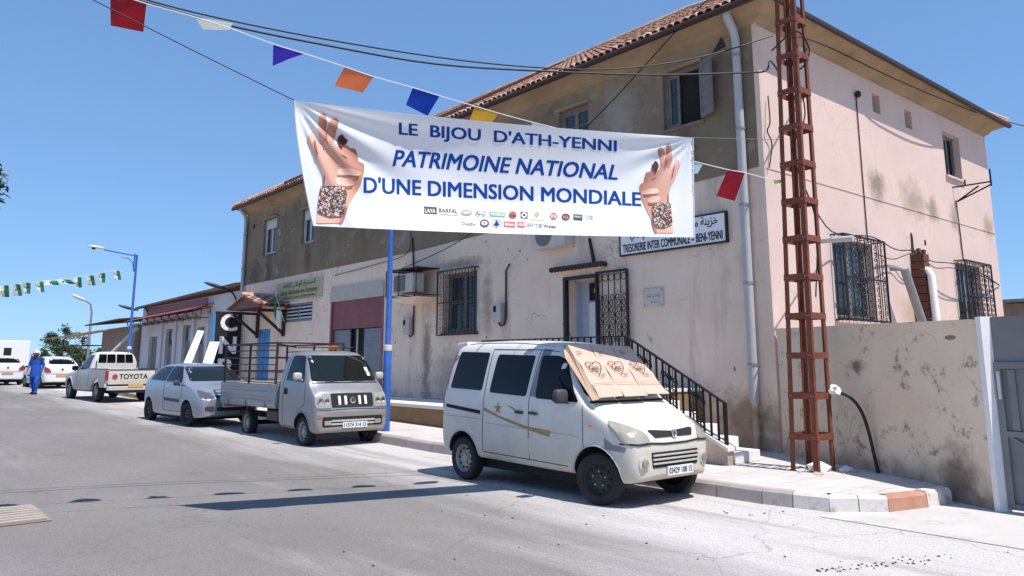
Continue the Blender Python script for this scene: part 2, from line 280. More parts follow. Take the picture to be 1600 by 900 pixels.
# ------------------------------------------------------------------ mesh helpers
class MB:
    def __init__(s): s.v = []; s.f = []
    def add(s, vs, fs):
        o = len(s.v); s.v += [tuple(p) for p in vs]; s.f += [tuple(i+o for i in f) for f in fs]; return s
    def box(s, x0, y0, z0, x1, y1, z1):
        x0, x1 = min(x0, x1), max(x0, x1); y0, y1 = min(y0, y1), max(y0, y1); z0, z1 = min(z0, z1), max(z0, z1)
        return s.add([(x, y, z) for z in (z0, z1) for y in (y0, y1) for x in (x0, x1)],
                     [(0, 2, 3, 1), (4, 5, 7, 6), (0, 1, 5, 4), (2, 6, 7, 3), (0, 4, 6, 2), (1, 3, 7, 5)])
    def bar(s, a, b, w, h=None, up=(0, 0, 1)):
        h = h or w; a = Vector(a); b = Vector(b); d = (b-a).normalized(); u = Vector(up)
        if abs(d.dot(u)) > .98: u = Vector((1, 0, 0))
        x = d.cross(u).normalized(); y = x.cross(d)
        vs = [p + x*(sx*w/2) + y*(sy*h/2) for p in (a, b) for sx, sy in ((-1, -1), (1, -1), (1, 1), (-1, 1))]
        return s.add(vs, [(3, 2, 1, 0), (4, 5, 6, 7), (0, 1, 5, 4), (1, 2, 6, 5), (2, 3, 7, 6), (3, 0, 4, 7)])
    def tube(s, pts, r, n=6, cap=True):
        pts = [Vector(p) for p in pts]; rs = r if isinstance(r, (list, tuple)) else [r]*len(pts)
        ref = None; o = len(s.v); k = len(pts)
        for i, p in enumerate(pts):
            t = (pts[min(i+1, k-1)] - pts[max(i-1, 0)])
            t = t.normalized() if t.length > 1e-9 else Vector((0, 0, 1))
            if ref is None: ref = Vector((0, 0, 1)) if abs(t.z) < .9 else Vector((1, 0, 0))
            x = t.cross(ref).normalized() if t.cross(ref).length > 1e-6 else t.orthogonal().normalized(); y = x.cross(t); ref = y
            for j in range(n):
                a = 2*math.pi*j/n; s.v.append(tuple(p + x*(rs[i]*math.cos(a)) + y*(rs[i]*math.sin(a))))
        for i in range(k-1):
            for j in range(n):
                s.f.append((o+i*n+j, o+i*n+(j+1) % n, o+(i+1)*n+(j+1) % n, o+(i+1)*n+j))
        if cap: s.f.append(tuple(o+j for j in range(n-1, -1, -1))); s.f.append(tuple(o+(k-1)*n+j for j in range(n)))
        return s
    def lathe(s, prof, c=(0, 0, 0), axis='z', n=24, c0=True, c1=True):
        o = len(s.v)
        for (r, h) in prof:
            for j in range(n):
                a = 2*math.pi*j/n; q = (r*math.cos(a), r*math.sin(a), h)
                if axis == 'y': q = (q[0], q[2], q[1])
                if axis == 'x': q = (q[2], q[0], q[1])
                s.v.append((c[0]+q[0], c[1]+q[1], c[2]+q[2]))
        for i in range(len(prof)-1):
            for j in range(n): s.f.append((o+i*n+j, o+i*n+(j+1) % n, o+(i+1)*n+(j+1) % n, o+(i+1)*n+j))
        if c0: s.f.append(tuple(o+j for j in range(n-1, -1, -1)))
        if c1: s.f.append(tuple(o+(len(prof)-1)*n+j for j in range(n)))
        return s
    def prism(s, poly, mp, d0, d1):
        """polygon in 2D -> mp(a, b, d) -> 3D, from depth d0 to d1"""
        k = len(poly)
        vs = [mp(a, b, d0) for a, b in poly] + [mp(a, b, d1) for a, b in poly]
        return s.add(vs, [tuple(range(k-1, -1, -1)), tuple(range(k, 2*k))] + [(i, (i+1) % k, k+(i+1) % k, k+i) for i in range(k)])
    def build(s, name, mat, parent=None, smooth=False, bevel=0, fix=True):
        me = bpy.data.meshes.new(name); me.from_pydata(s.v, [], s.f)
        if fix:
            bm = bmesh.new(); bm.from_mesh(me); bmesh.ops.recalc_face_normals(bm, faces=bm.faces); bm.to_mesh(me); bm.free()
        return link(name, me, mat, parent, smooth, bevel)
def link(name, me, mat, parent=None, smooth=False, bevel=0):
    me.materials.clear() if isinstance(mat, (list, tuple)) else None
    for m in (mat if isinstance(mat, (list, tuple)) else [mat]):
        if m is not None: me.materials.append(M[m] if isinstance(m, str) else m)
    if smooth:
        for p in me.polygons: p.use_smooth = True
        if smooth != 'all': me.set_sharp_from_angle(angle=R(40))
    o = bpy.data.objects.new(name, me); COL.objects.link(o)
    if parent is not None: o.parent = parent
    if bevel:
        b = o.modifiers.new('bevel', 'BEVEL'); b.width = bevel; b.segments = 2; b.limit_method = 'ANGLE'; b.angle_limit = R(50)
    return o
def thing(name, label, cat, loc=(0, 0, 0), rz=0, group=None):
    o = bpy.data.objects.new(name, None); COL.objects.link(o); o.location = loc; o.rotation_euler = (0, 0, rz); o.empty_display_size = .2
    return tag(o, label, cat, group)
def tag(o, label, cat, group=None):
    o['label'] = label; o['category'] = cat
    if group: o['group'] = group
    return o
def struct(o): o['kind'] = 'structure'; return o
def stuff(o): o['kind'] = 'stuff'; return o
def copytree(o, parent=None):
    c = o.copy(); COL.objects.link(c); c.parent = parent
    for ch in list(o.children): copytree(ch, c)
    return c
def spiral(c, r0, r1, a0, a1, ex, ez, n=14):
    """points of a scroll in the plane ex, ez"""
    c = Vector(c); ex = Vector(ex); ez = Vector(ez)
    return [c + ex*(math.cos(a)*r) + ez*(math.sin(a)*r) for a, r in ((a0+(a1-a0)*t/n, r0+(r1-r0)*t/n) for t in range(n+1))]
# ---- lettering
AR = {'ا': (0xFE8D, 0), 'ب': (0xFE8F, 1), 'ة': (0xFE93, 0), 'ت': (0xFE95, 1), 'خ': (0xFEA5, 1), 'د': (0xFEA9, 0), 'ز': (0xFEAF, 0), 'ص': (0xFEB9, 1), 'ط': (0xFEC1, 1), 'ع': (0xFEC9, 1), 'ق': (0xFED5, 1), 'ل': (0xFEDD, 1), 'م': (0xFEE1, 1), 'ن': (0xFEE5, 1), 'و': (0xFEED, 0), 'ي': (0xFEF1, 1)}
def arabic(t):
    out = []
    for i, ch in enumerate(t):
        if ch not in AR: out.append(ch); continue
        pj = i > 0 and t[i-1] in AR and AR[t[i-1]][1]; nj = AR[ch][1] and i+1 < len(t) and t[i+1] in AR
        out.append(chr(AR[ch][0] + (3 if pj and nj else 2 if nj else 1 if pj else 0)))
    return ''.join(reversed(out))
def text2d(s, off=0.0, shear=0.0):
    """flat mesh of a line of lettering: numpy verts scaled so that it is 1 wide from 0, capitals 1 high; faces; width/height ratio"""
    c = bpy.data.curves.new('t', 'FONT'); c.body = s; c.offset = off; c.shear = shear; c.resolution_u = 3
    o = bpy.data.objects.new('t', c); COL.objects.link(o); dg = bpy.context.evaluated_depsgraph_get()
    me = o.evaluated_get(dg).to_mesh(); v = [(p.co.x, p.co.y) for p in me.vertices]; f = [tuple(p.vertices) for p in me.polygons]
    o.evaluated_get(dg).to_mesh_clear(); bpy.data.objects.remove(o); bpy.data.curves.remove(c)
    x0 = min(p[0] for p in v); x1 = max(p[0] for p in v); y1 = max(p[1] for p in v); y0 = min(p[1] for p in v)
    return v, f, (x0, x1, y0, y1)
def strikes(k): return [(0, 0)] if not k else [(-k, -k*.5), (k, -k*.5), (-k, k*.5), (k, k*.5), (0, 0)]
def letters(name, s, mp, w, h, mat, parent, off=.02, shear=0, base0=None, label=None):
    """letters filling a w x h box; mp(a, b) -> 3D with a along, b up"""
    v, f, (x0, x1, y0, y1) = text2d(s, 0, shear); vs = []; fs = []; n_ = None
    o_ = Vector(mp(0, 0)); n_ = (Vector(mp(1, 0))-o_).cross(Vector(mp(0, 1))-o_); n_ = n_.normalized() if n_.length > 1e-9 else Vector((0, 0, 0))
    if n_.dot(_C-o_) < 0: n_ = -n_
    for k, (dx, dy) in enumerate(strikes(off if off > .011 else 0)):
        fs += [tuple(i+k*len(v) for i in q) for q in f]
        vs += [tuple(Vector(mp((a+dx-x0)/(x1-x0)*w, (b+dy-y0)/(y1-y0)*h)) + (n_*(.0008*k) if parent is None or parent.parent is None else Vector((0, 0, 0)))) for a, b in v]
    me = bpy.data.meshes.new(name); me.from_pydata(vs, [], fs)
    return link(name, me, mat, parent)
def rpoly(pts, r=.03, n=4):
    out = []; k = len(pts)
    for i in range(k):
        p0, p1, p2 = Vector(pts[i-1]), Vector(pts[i]), Vector(pts[(i+1) % k])
        d0 = (p0-p1); d2 = (p2-p1); rr = min(r, d0.length*.45, d2.length*.45)
        a = p1 + d0.normalized()*rr; b = p1 + d2.normalized()*rr
        for t in range(n+1):
            t /= n; out.append(tuple(a*(1-t)**2 + p1*(2*t*(1-t)) + b*t*t))
    return out
# ================================================================== ground, road, pavement
def zr(x): return 0 if x > -12 else min(.013*(-12-x), .48)
def sheet(name, xs, ys, zf, mat):
    mb = MB(); vs = [(x, y, zf(x, y)) for y in ys for x in xs]; n = len(xs)
    mb.add(vs, [(j*n+i, j*n+i+1, (j+1)*n+i+1, (j+1)*n+i) for j in range(len(ys)-1) for i in range(n-1)])
    return struct(mb.build(name, mat, fix=False))
xsr = [-900, -300, -120, -80] + [-60+2*i for i in range(25)] + [-11, -8, -4, 0, 4, 10, 30, 200, 600]
sheet('ground', xsr, [-900, -200, -40, 0, 40, 200, 900], lambda x, y: zr(x)-.03, 'earth')
sheet('road', xsr[2:-2], [-14, -6, 0, 4, 8.3], lambda x, y: zr(x), 'road')
sheet('alley', [-4.4, -3.6, -2, 0, 3, 7], [7.9, 8.3, 8.8, 9.5, 12, 20, 34], lambda x, y: .006 + .012*max(0, min(1, (y-8.3)/2)) , 'alley')
PZ = .17
def kerb_line():   # kerb face line, from the corner by the alley along the street
    return [(-3.78, 9.75), (-3.86, 9.28), (-4.02, 8.68), (-4.46, 8.24), (-5.2, 8.1)]
pv = MB()
corner = [(-3.93, 9.9), (-4.0, 9.33), (-4.15, 8.78), (-4.52, 8.39), (-5.2, 8.25), (-6.2, 8.25), (-6.2, 11.6), (-5.4, 10.9)]
pv.prism(corner, lambda a, b, d: (a, b, d), -.02, PZ)
xs = [-6.2] + [-8-2*i for i in range(28)]
for a, b in zip(xs, xs[1:]):
    za, zb = zr(a)+PZ, zr(b)+PZ
    o = len(pv.v)
    pv.add([(a, 8.25, za-.2), (a, 11.7, za-.2), (b, 8.25, zb-.2), (b, 11.7, zb-.2), (a, 8.25, za), (a, 11.7, za), (b, 8.25, zb), (b, 11.7, zb)],
           [(4, 5, 7, 6), (0, 4, 6, 2), (1, 3, 7, 5)])
pav = struct(pv.build('pavement', 'pave'))
random.seed(4)
def kstone(a, b, h0, h1, mat, inn=(0, 1), wid=.15):
    """one kerb stone from a to b (front line), front bevelled at the top"""
    a = Vector((*a, 0)); b = Vector((*b, 0)); d = (b-a).normalized(); n = Vector((d.y, -d.x, 0))
    if n.dot(Vector((*inn, 0))) < 0: n = -n
    a = a + d*.006; b = b - d*.006
    prof = [(0, -.05), (0, -.0), (.012, h1-.03), (.04, h1+.004), (wid, h1+.004), (wid, -.05)]
    vs = []
    for p in (a, b):
        z = h0 if True else 0
        vs += [tuple(p + n*q + Vector((0, 0, zr(p.x) + hh))) for q, hh in prof]
    k = len(prof)
    return MB().add(vs, [tuple(range(k-1, -1, -1)), tuple(range(k, 2*k))] + [(i, (i+1) % k, k+(i+1) % k, k+i) for i in range(k)]).build('kerb_stone', mat, pav)
kl = kerb_line()
kstone(kl[0], kl[1], 0, PZ+.01, 'kerbwhite', (-1, -.1)); kstone(kl[1], kl[2], 0, PZ, 'kerbred', (-1, .3)); kstone(kl[2], ((kl[2][0]+kl[3][0])/2, (kl[2][1]+kl[3][1])/2), 0, PZ, 'kerbwhite', (-1, 1))
kstone(((kl[2][0]+kl[3][0])/2, (kl[2][1]+kl[3][1])/2), kl[3], 0, PZ, 'kerbwhite', (-1, 1)); kstone(kl[3], (-4.85, 8.16), 0, PZ, 'kerbwhite', (-.3, 1)); kstone((-4.85, 8.16), kl[4], 0, PZ, 'kerb', (0, 1))
x = -5.2
while x > -34:
    kstone((x, 8.1), (x-.62 if x > -8 else x-.9, 8.1), 0, PZ + random.uniform(-.006, .008), 'kerb')
    x -= .62 if x > -8 else .9
mb = MB()
while x > -60:
    mb.add([(p[0], p[1], zr(x if i < 4 else x-2)+p[2]) for i, p in enumerate([(x, 8.1, -.05), (x, 8.1, PZ), (x, 8.25, PZ+.004), (x, 8.25, -.05), (x-2, 8.1, -.05), (x-2, 8.1, PZ), (x-2, 8.25, PZ+.004), (x-2, 8.25, -.05)])],
           [(0, 1, 5, 4), (1, 2, 6, 5)]); x -= 2
mb.build('far_kerb', 'kerb', pav)
# drain grate in the road
t = thing('drain_grate', 'rusty steel drain grate set in the road at the edge of the picture', 'drain')
g0 = gz(8, 808)
mb = MB(); mb.box(g0.x-.55, g0.y-.34, .006, g0.x+.55, g0.y+.34, .012); mb.build('frame', 'brownwall', t)
mb = MB(); mb.box(g0.x-.5, g0.y-.3, .013, g0.x+.5, g0.y+.3, .016); mb.build('pit', 'brownbase', t)
for i in range(7):
    xx = g0.x-.45+.15*i; MB().box(xx-.03, g0.y-.3, .017, xx+.03, g0.y+.3, .03).build('grate_bar', 'kerb', t)
# litter and pebbles
random.seed(7); mb = MB()
for i in range(120):
    k = random.random()
    if k < .45:
        tt = random.random(); p = gz(1275+tt*210 + random.uniform(-6, 6), 893-tt*22 + random.gauss(0, 3), 0)
    elif k < .6: p = gz(random.uniform(1130, 1320), random.uniform(798, 806), 0)
    else: p = Vector((random.uniform(-9, -2.5), random.uniform(3, 7.9), 0))
    if p.x < -4.3 and p.y > 8.05: continue
    s = random.uniform(.004, .013); a = random.uniform(0, 6.28)
    q = [(p.x+math.cos(a+j*1.57)*s*(1.6 if j % 2 else 1), p.y+math.sin(a+j*1.57)*s*(1.6 if j % 2 else 1), .003) for j in range(4)]
    mb.add(q + [(p.x, p.y, .006+s*.6)], [(0, 1, 4), (1, 2, 4), (2, 3, 4), (3, 0, 4)])
o = stuff(mb.build('road_litter', 'wooddark')); tag(o, 'dry leaves and grit scattered over the dusty road', 'litter')

# ================================================================== main building
FYP, SXP = 11.45, -6.94; XL = -30.35; YB = 22.1
fm = lambda s, z, d: (s, FYP+d, z)
sm = lambda s, z, d: (SXP-d, s, z)
def wall(mb, mp, s0, s1, z0, z1, holes, dep=.22, d0=0, zbot=None, extra=()):
    ss = sorted({s0, s1, *[h[0] for h in holes], *[h[1] for h in holes], *[e for e in extra if s0 < e < s1]}); zs = sorted({z0, z1, *[h[2] for h in holes], *[h[3] for h in holes]})
    def zz(s, z): return zbot(s) if zbot and z == z0 else z
    for a, b in zip(ss, ss[1:]):
        for c, e in zip(zs, zs[1:]):
            m = ((a+b)/2, (c+e)/2)
            if any(h[0] < m[0] < h[1] and h[2] < m[1] < h[3] for h in holes): continue
            mb.add([mp(a, zz(a, c), d0), mp(b, zz(b, c), d0), mp(b, zz(b, e), d0), mp(a, zz(a, e), d0)], [(0, 1, 2, 3)])
    for a, b, c, e in holes:
        for p, q in (((a, c), (b, c)), ((b, c), (b, e)), ((b, e), (a, e)), ((a, e), (a, c))):
            mb.add([mp(p[0], p[1], d0), mp(q[0], q[1], d0), mp(q[0], q[1], d0+dep), mp(p[0], p[1], d0+dep)], [(0, 1, 2, 3)])
B = thing('treasury_building', 'long two-storey building, pink plaster below and dark grey render above, tiled roof', 'building', (0, 0, 0))
UPW = [(-9.05, -8.15, 6.0, 7.14), (-12.0, -11.08, 5.98, 7.12), (-15.2, -14.3, 5.9, 7.1), (-18.4, -17.5, 5.85, 7.1), (-21.7, -20.8, 5.8, 7.05), (-25.15, -24.15, 5.65, 6.9), (-28.55, -27.35, 5.62, 7.0)]
DOOR = (-11.85, -10.92, 1.12, 3.36); GW = (-16.4, -14.98, 2.34, 3.86); GAR = (-22.68, -19.42, .66, 3.95); BW = (-26.28, -24.05, 2.98, 3.62); BD = (-28.68, -27.45, .55, 2.82)
mb = MB(); wall(mb, fm, XL, SXP, -.1, 5.2, [DOOR, GW, GAR, BW, BD], .28); mb.build('street_wall', 'pink', B, fix=False)
def zup(s): return 4.62 + max(0, min(1, (s+18)/11))*.29
mb = MB(); wall(mb, fm, XL, SXP-.10, 4.5, 7.62, UPW, .2, -.014, zup, extra=[-18, -12.5]); 
for a, b in ((XL, -18), (-18, -12.5), (-12.5, SXP-.10)): mb.add([fm(a, zup(a), -.014), fm(b, zup(b), -.014), fm(b, zup(b), .0), fm(a, zup(a), .0)], [(0, 1, 2, 3)])
mb.build('upper_street_wall', 'greywall', B, fix=False)
MB().box(SXP-.104, FYP-.02, -.1, SXP-.004, FYP+.1, 7.62).build('corner_strip', 'pink', B)
SW = [(15.7, 16.05, 6.78, 7.2), (17.24, 17.6, 6.75, 7.18), (19.28, 20.28, 5.98, 7.08), (13.55, 15.1, 2.36, 3.9), (19.25, 20.75, 2.3, 3.9)]
mb = MB(); wall(mb, sm, FYP, YB, -.1, 7.62, SW, .26); mb.build('side_wall', 'side', B, fix=False)
mb = MB(); mb.add([(XL, FYP, -.1), (XL, YB, -.1), (XL, YB, 7.62), (XL, FYP, 7.62)], [(0, 1, 2, 3)]); mb.build('gable_wall', 'greywall', B)
mb = MB(); mb.add([(XL, YB, -.1), (SXP, YB, -.1), (SXP, YB, 7.62), (XL, YB, 7.62)], [(0, 1, 2, 3)]); mb.build('back_wall', 'side', B)
mb = MB(); mb.box(XL+.4, FYP+.6, 0, SXP-.5, YB-.4, 7.5); mb.build('interior', 'dark', B)
mb = MB(); mb.box(SXP-.001, FYP+.0, 4.86, SXP+.012, YB, 4.885); mb.build('string_course', 'side', B)
# cornice: cove swept round the building
prof = [(0, 7.44), (.02, 7.49), (.09, 7.53), (.13, 7.60), (.30, 7.68), (.40, 7.72), (.40, 7.76)]
mb = MB(); loop = lambda e: [(SXP+e, FYP-e), (SXP+e, YB+e), (XL-e, YB+e), (XL-e, FYP-e)]
vs = [(p[0], p[1], z) for e, z in prof for p in loop(e)]
mb.add(vs, [(i*4+j, i*4+(j+1) % 4, (i+1)*4+(j+1) % 4, (i+1)*4+j) for i in range(len(prof)-1) for j in range(4)]); mb.build('cornice', 'cornice', B)
# roof
PT = math.tan(R(31.5)); EZ = 7.80; OV = .44
ridge_y = (FYP+YB)/2; run = ridge_y-(FYP-OV); RZ = EZ+run*PT
E0, E1, E2, E3 = (SXP+OV, FYP-OV), (SXP+OV, YB+OV), (XL-OV, YB+OV), (XL-OV, FYP-OV)
r0 = (SXP+OV-run, ridge_y, RZ); r1 = (XL-OV+run, ridge_y, RZ)
roof = MB().add([(*E0, EZ), (*E1, EZ), (*E2, EZ), (*E3, EZ), r0, r1, (*E0, EZ-.05), (*E1, EZ-.05), (*E2, EZ-.05), (*E3, EZ-.05)],
    [(3, 0, 4, 5), (0, 1, 4), (1, 2, 5, 4), (2, 3, 5), (6, 9, 8, 7), (0, 3, 9, 6), (1, 0, 6, 7), (2, 1, 7, 8), (3, 2, 8, 9)]).build('roof', 'tile', B)
MB().tube([(XL-OV, FYP-OV-.03, EZ-.07), (SXP+OV+.03, FYP-OV-.03, EZ-.07), (SXP+OV+.03, YB+OV, EZ-.07)], .065, 8).build('gutter', 'wooddark', B, True)
# barrel tiles: first two courses on the street side are single pieces, the others one part
def tilemesh():
    mb = MB(); L, r = .40, .082; n = 5; vs = []
    for k, (rr, zz, yy) in enumerate(((r, 0, 0), (r*.82, -.012, L))):
        for j in range(n): a = math.pi*j/(n-1); vs.append((rr*math.cos(a), yy, rr*math.sin(a)*.8+zz))
    for j in range(n): a = math.pi*j/(n-1); vs.append(((r-.016)*math.cos(a), 0, (r-.016)*math.sin(a)*.8))
    fs = [(j, j+1, n+j+1, n+j) for j in range(n-1)] + [(j+1, j, 2*n+j, 2*n+j+1) for j in range(n-1)]
    return vs, fs
tv, tf = tilemesh(); meshes = []
for mname in ('tile', 'tile2'):
    me = bpy.data.meshes.new('roof_tile'); me.from_pydata(tv, [], tf); me.materials.append(M[mname]); meshes.append(me)
random.seed(12); ang = math.atan(PT); nt_ = int((E0[0]-E3[0])/.175)
rest = MB()
for row in range(17):
    for i in range(nt_):
        X = E3[0]+.1+.175*i; yl = row*.35
        if X - E3[0] < yl or E0[0]-X < yl: continue
        Y = E0[1]-.04+yl; Z = EZ+.02+(yl-.04)*PT + random.uniform(-.008, .008)
        mat4 = Matrix.Translation((X+random.uniform(-.008, .008), Y, Z)) @ Matrix.Rotation(ang-.02, 4, 'X') @ Matrix.Rotation(random.uniform(-.04, .04), 4, 'Z')
        if row < 2:
            o = bpy.data.objects.new('roof_tile', meshes[random.random() < .45]); COL.objects.link(o); o.parent = roof; o.matrix_local = mat4
        else: rest.add([tuple(mat4 @ Vector(v)) for v in tv], tf)
stuff(rest.build('roof_tiles', 'tile', roof, fix=False))
mb = MB()
for (hx, hy), rr in ((E0, r0), (E3, r1), (E1, r0), (E2, r1)): mb.tube([(hx, hy, EZ+.06), (rr[0], rr[1], rr[2]+.06)], .10, 7)
mb.tube([(r1[0], r1[1], RZ+.06), (r0[0], r0[1], RZ+.06)], .1, 7); mb.build('ridge_tiles', 'tile2', roof)
for X in (-16.45, -25.75):   # low fire walls standing through the roof
    MB().add([(X-.14, FYP-OV, EZ-.06), (X+.14, FYP-OV, EZ-.06), (X+.14, FYP-OV, EZ+.2), (X-.14, FYP-OV, EZ+.2),
              (X-.14, ridge_y-1, RZ-.3-1*PT), (X+.14, ridge_y-1, RZ-.3-1*PT), (X+.14, ridge_y-1, RZ+.14-1*PT), (X-.14, ridge_y-1, RZ+.14-1*PT)],
             [(0, 1, 2, 3), (4, 7, 6, 5), (0, 4, 5, 1), (1, 5, 6, 2), (2, 6, 7, 3), (3, 7, 4, 0)]).build('fire_wall', 'wooddark', roof)
# --- windows
def window(mp, h, leaves=2, fmat='woodgrey', dep=.12, bars=2, openleaf=None, blind=False, lintel=True):
    a, b, c, e = h; t = .06
    w = MB(); d0, d1 = dep-.03, dep+.03
    for q in ((a, a+t, c, e), (b-t, b, c, e), (a+t, b-t, c, c+t), (a+t, b-t, e-t, e)):
        w.prism([(q[0], q[2]), (q[1], q[2]), (q[1], q[3]), (q[0], q[3])], lambda s, z, d: mp(s, z, d), d0, d1)
    wo = w.build('window', fmat, B)
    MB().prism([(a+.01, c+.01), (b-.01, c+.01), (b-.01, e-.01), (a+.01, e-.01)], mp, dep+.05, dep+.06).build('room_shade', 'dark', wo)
    n = leaves; wd = (b-a-2*t)/n
    for i in range(n):
        s0 = a+t+wd*i; s1 = s0+wd
        if openleaf is not None and i in openleaf: continue
        g = MB()
        for q in ((s0, s0+.05, c+t, e-t), (s1-.05, s1, c+t, e-t), (s0+.05, s1-.05, c+t, c+t+.05), (s0+.05, s1-.05, e-t-.05, e-t)):
            g.prism([(q[0], q[2]), (q[1], q[2]), (q[1], q[3]), (q[0], q[3])], mp, dep-.01, dep+.025)
        for k in range(1, bars): 
            z = c+t+(e-c-2*t)*k/bars; g.prism([(s0+.05, z-.012), (s1-.05, z-.012), (s1-.05, z+.012), (s0+.05, z+.012)], mp, dep, dep+.02)
        g.build('casement', fmat, wo)
        MB().prism([(s0+.05, c+t+.05), (s1-.05, c+t+.05), (s1-.05, e-t-.05), (s0+.05, e-t-.05)], mp, dep+.012, dep+.018).build('pane', 'pane', wo)
    if blind: MB().prism([(a+t, e-t-.32), (b-t, e-t-.32), (b-t, e-t), (a+t, e-t)], mp, dep-.05, dep-.02).build('roller_blind', 'alu', wo)
    s = MB(); s.prism([(a-.05, c-.05), (b+.05, c-.05), (b+.05, c), (a-.05, c)], mp, -.06, .1); s.build('sill', 'greywall' if mp is fm else 'side', wo)
    if lintel and mp is fm: MB().prism([(a-.06, e), (b+.06, e), (b+.06, e+.05), (a-.06, e+.05)], mp, -.09, .02).build('lintel', 'cornice', wo)
    return wo
w1 = window(fm, UPW[0], 3, 'woodgrey', .10, 1, openleaf=(1, 2))
a, b, c, e = UPW[0]
def shutter(s, sgn, L, angd):
    """an outward open shutter leaf hinged at s"""
    mb = MB(); an = R(angd); dx, dy = math.cos(an)*sgn*L, -math.sin(an)*L
    n_ = Vector((-dy, dx, 0)).normalized()*.018
    p = lambda u, z, k: (s+dx*u+n_.x*k, FYP-.02+dy*u+n_.y*k, z)
    for q in ((0, .14, c+.04, e-.02), (.86, 1, c+.04, e-.02), (.14, .86, c+.04, c+.14), (.14, .86, e-.12, e-.02), (.14, .86, (c+e)/2-.03, (c+e)/2+.03)):
        mb.prism([(q[0], q[2]), (q[1], q[2]), (q[1], q[3]), (q[0], q[3])], p, -1, 1)
    o = mb.build('shutter', 'woodgrey', w1); MB().prism([(.14, c+.1), (.86, c+.1), (.86, e-.1), (.14, e-.1)], p, -.4, .4).build('shutter_panel', 'woodgrey', w1)
shutter(b-.02, 1, .42, 25)
for i, h in enumerate(UPW[1:]): window(fm, h, 2, 'woodgrey' if i == 0 else 'alu', .11, 3 if i == 0 else 1, blind=(i in (4, 5)))
window(sm, SW[2], 3, 'woodgrey', .17, 1, openleaf=(2,))
for h in SW[:2]: MB().prism([(h[0], h[2]), (h[1], h[2]), (h[1], h[3]), (h[0], h[3])], sm, .2, .22).build('vent_opening', 'brownwall', B)
for h in SW[3:]: window(sm, h, 2, 'woodgrey', .12, 2)
window(fm, GW, 2, 'woodgrey', .18, 2, lintel=False)
# small round vent and broken triangular vent
MB().lathe([(.13, 0), (.15, 0), (.15, .02), (.1, .02)], (-29.5, FYP-.03, 6.9), 'y', 14).build('round_vent', 'cornice', B)
MB().lathe([(.09, 0), (.1, .005)], (-29.5, FYP-.05, 6.9), 'y', 14).build('vent_hole', 'dark', B)
MB().prism([(-7.86, 7.22), (-7.58, 7.25), (-7.66, 7.46)], fm, -.03, -.016).build('vent_hole', 'wooddark', B)
# --- wrought iron window grilles
def grille(mp, s0, s1, z0, z1, out, nv, rows, top=False, name='window_grille'):
    g = MB(); o = -out
    def pt(s, z, d=o): return Vector(mp(s, z, d))
    ex = (pt(s1, z0)-pt(s0, z0)).normalized(); ez = Vector((0, 0, 1))
    for a, b in (((s0, z0), (s1, z0)), ((s0, z1), (s1, z1)), ((s0, z0), (s0, z1)), ((s1, z0), (s1, z1)), ((s0, (z0+z1)/2), (s1, (z0+z1)/2))): g.bar(pt(*a), pt(*b), .03)
    for s in (s0, s1):
        for z in (z0, z1): g.bar(pt(s, z), pt(s, z, 0), .025)
    for i in range(1, nv): s = s0+(s1-s0)*i/nv; g.bar(pt(s, z0), pt(s, z1), .016)
    if out > .15:
        for s in (s0, s1):
            for k in range(1, 3): d = -out*k/3; g.bar(pt(s, z0, d), pt(s, z1, d), .014)
        for i in range(0, nv+1): s = s0+(s1-s0)*i/nv; g.bar(pt(s, z1), pt(s, z1, 0), .014); g.bar(pt(s, z0), pt(s, z0, 0), .014)
    ob = g.build(name, 'black', B)
    sc = MB(); dz = (z1-z0)/rows; ds = (s1-s0)/nv; r = min(dz, ds*1.3)*.27
    for i in range(nv):
        for k in range(rows):
            s = s0+ds*(i+.5); z = z0+dz*(k+.5)
            if ds < .1: continue
            f = 1 if (i+k) % 2 else -1
            sc.tube(spiral(pt(s, z+r*.9), r*.9, r*.25, -1.57, -1.57+f*6.8, ex, ez, 11), .008, 4, False)
            sc.tube(spiral(pt(s, z-r*.9), r*.9, r*.25, 1.57, 1.57+f*6.8, ex, ez, 11), .008, 4, False)
    stuff(sc.build('scrollwork', 'black', ob))
    return ob
grille(fm, -16.52, -14.92, 2.28, 3.92, .12, 6, 7)
grille(sm, 13.5, 15.15, 2.36, 3.92, .24, 6, 7)
grille(sm, 19.2, 20.8, 2.3, 3.92, .24, 6, 7)
# --- entrance
dr = MB(); a, b, c, e = DOOR
for q in ((a-.05, a+.03, c, e+.04), (b-.03, b+.05, c, e+.04), (a+.03, b-.03, e-.03, e+.04)): dr.prism([(q[0], q[2]), (q[1], q[2]), (q[1], q[3]), (q[0], q[3])], fm, -.04, .06)
de = dr.build('entrance', 'black', B)
MB().box(a, FYP+.28, c, a+.02, FYP+.52, e).build('vestibule_side', 'lilac', de); MB().box(b-.02, FYP+.28, c, b, FYP+.52, e).build('vestibule_side', 'pink', de)
MB().box(a, FYP+.28, e-.02, b, FYP+.52, e).build('vestibule_ceiling', 'pink', de)
MB().box(a+.02, FYP+.46, c, b-.02, FYP+.5, e-.02).build('inner_wall', 'lilac', de)
MB().box(a+.28, FYP+.42, c+.02, b-.05, FYP+.458, e-.5).build('inner_door', 'white', de)
ar = MB().box(a+.28, FYP+.43, e-.46, b-.05, FYP+.458, e-.08).build('fanlight', 'dark', de)
s_ = MB(); 
for k in range(3): s_.tube(spiral(((a+b)/2+.12, FYP+.42, e-.3+.03*k), .17-.05*k, .15-.05*k, 0, math.pi, (1, 0, 0), (0, 0, 1), 10), .012, 4)
s_.build('fanlight_scroll', 'white', de)
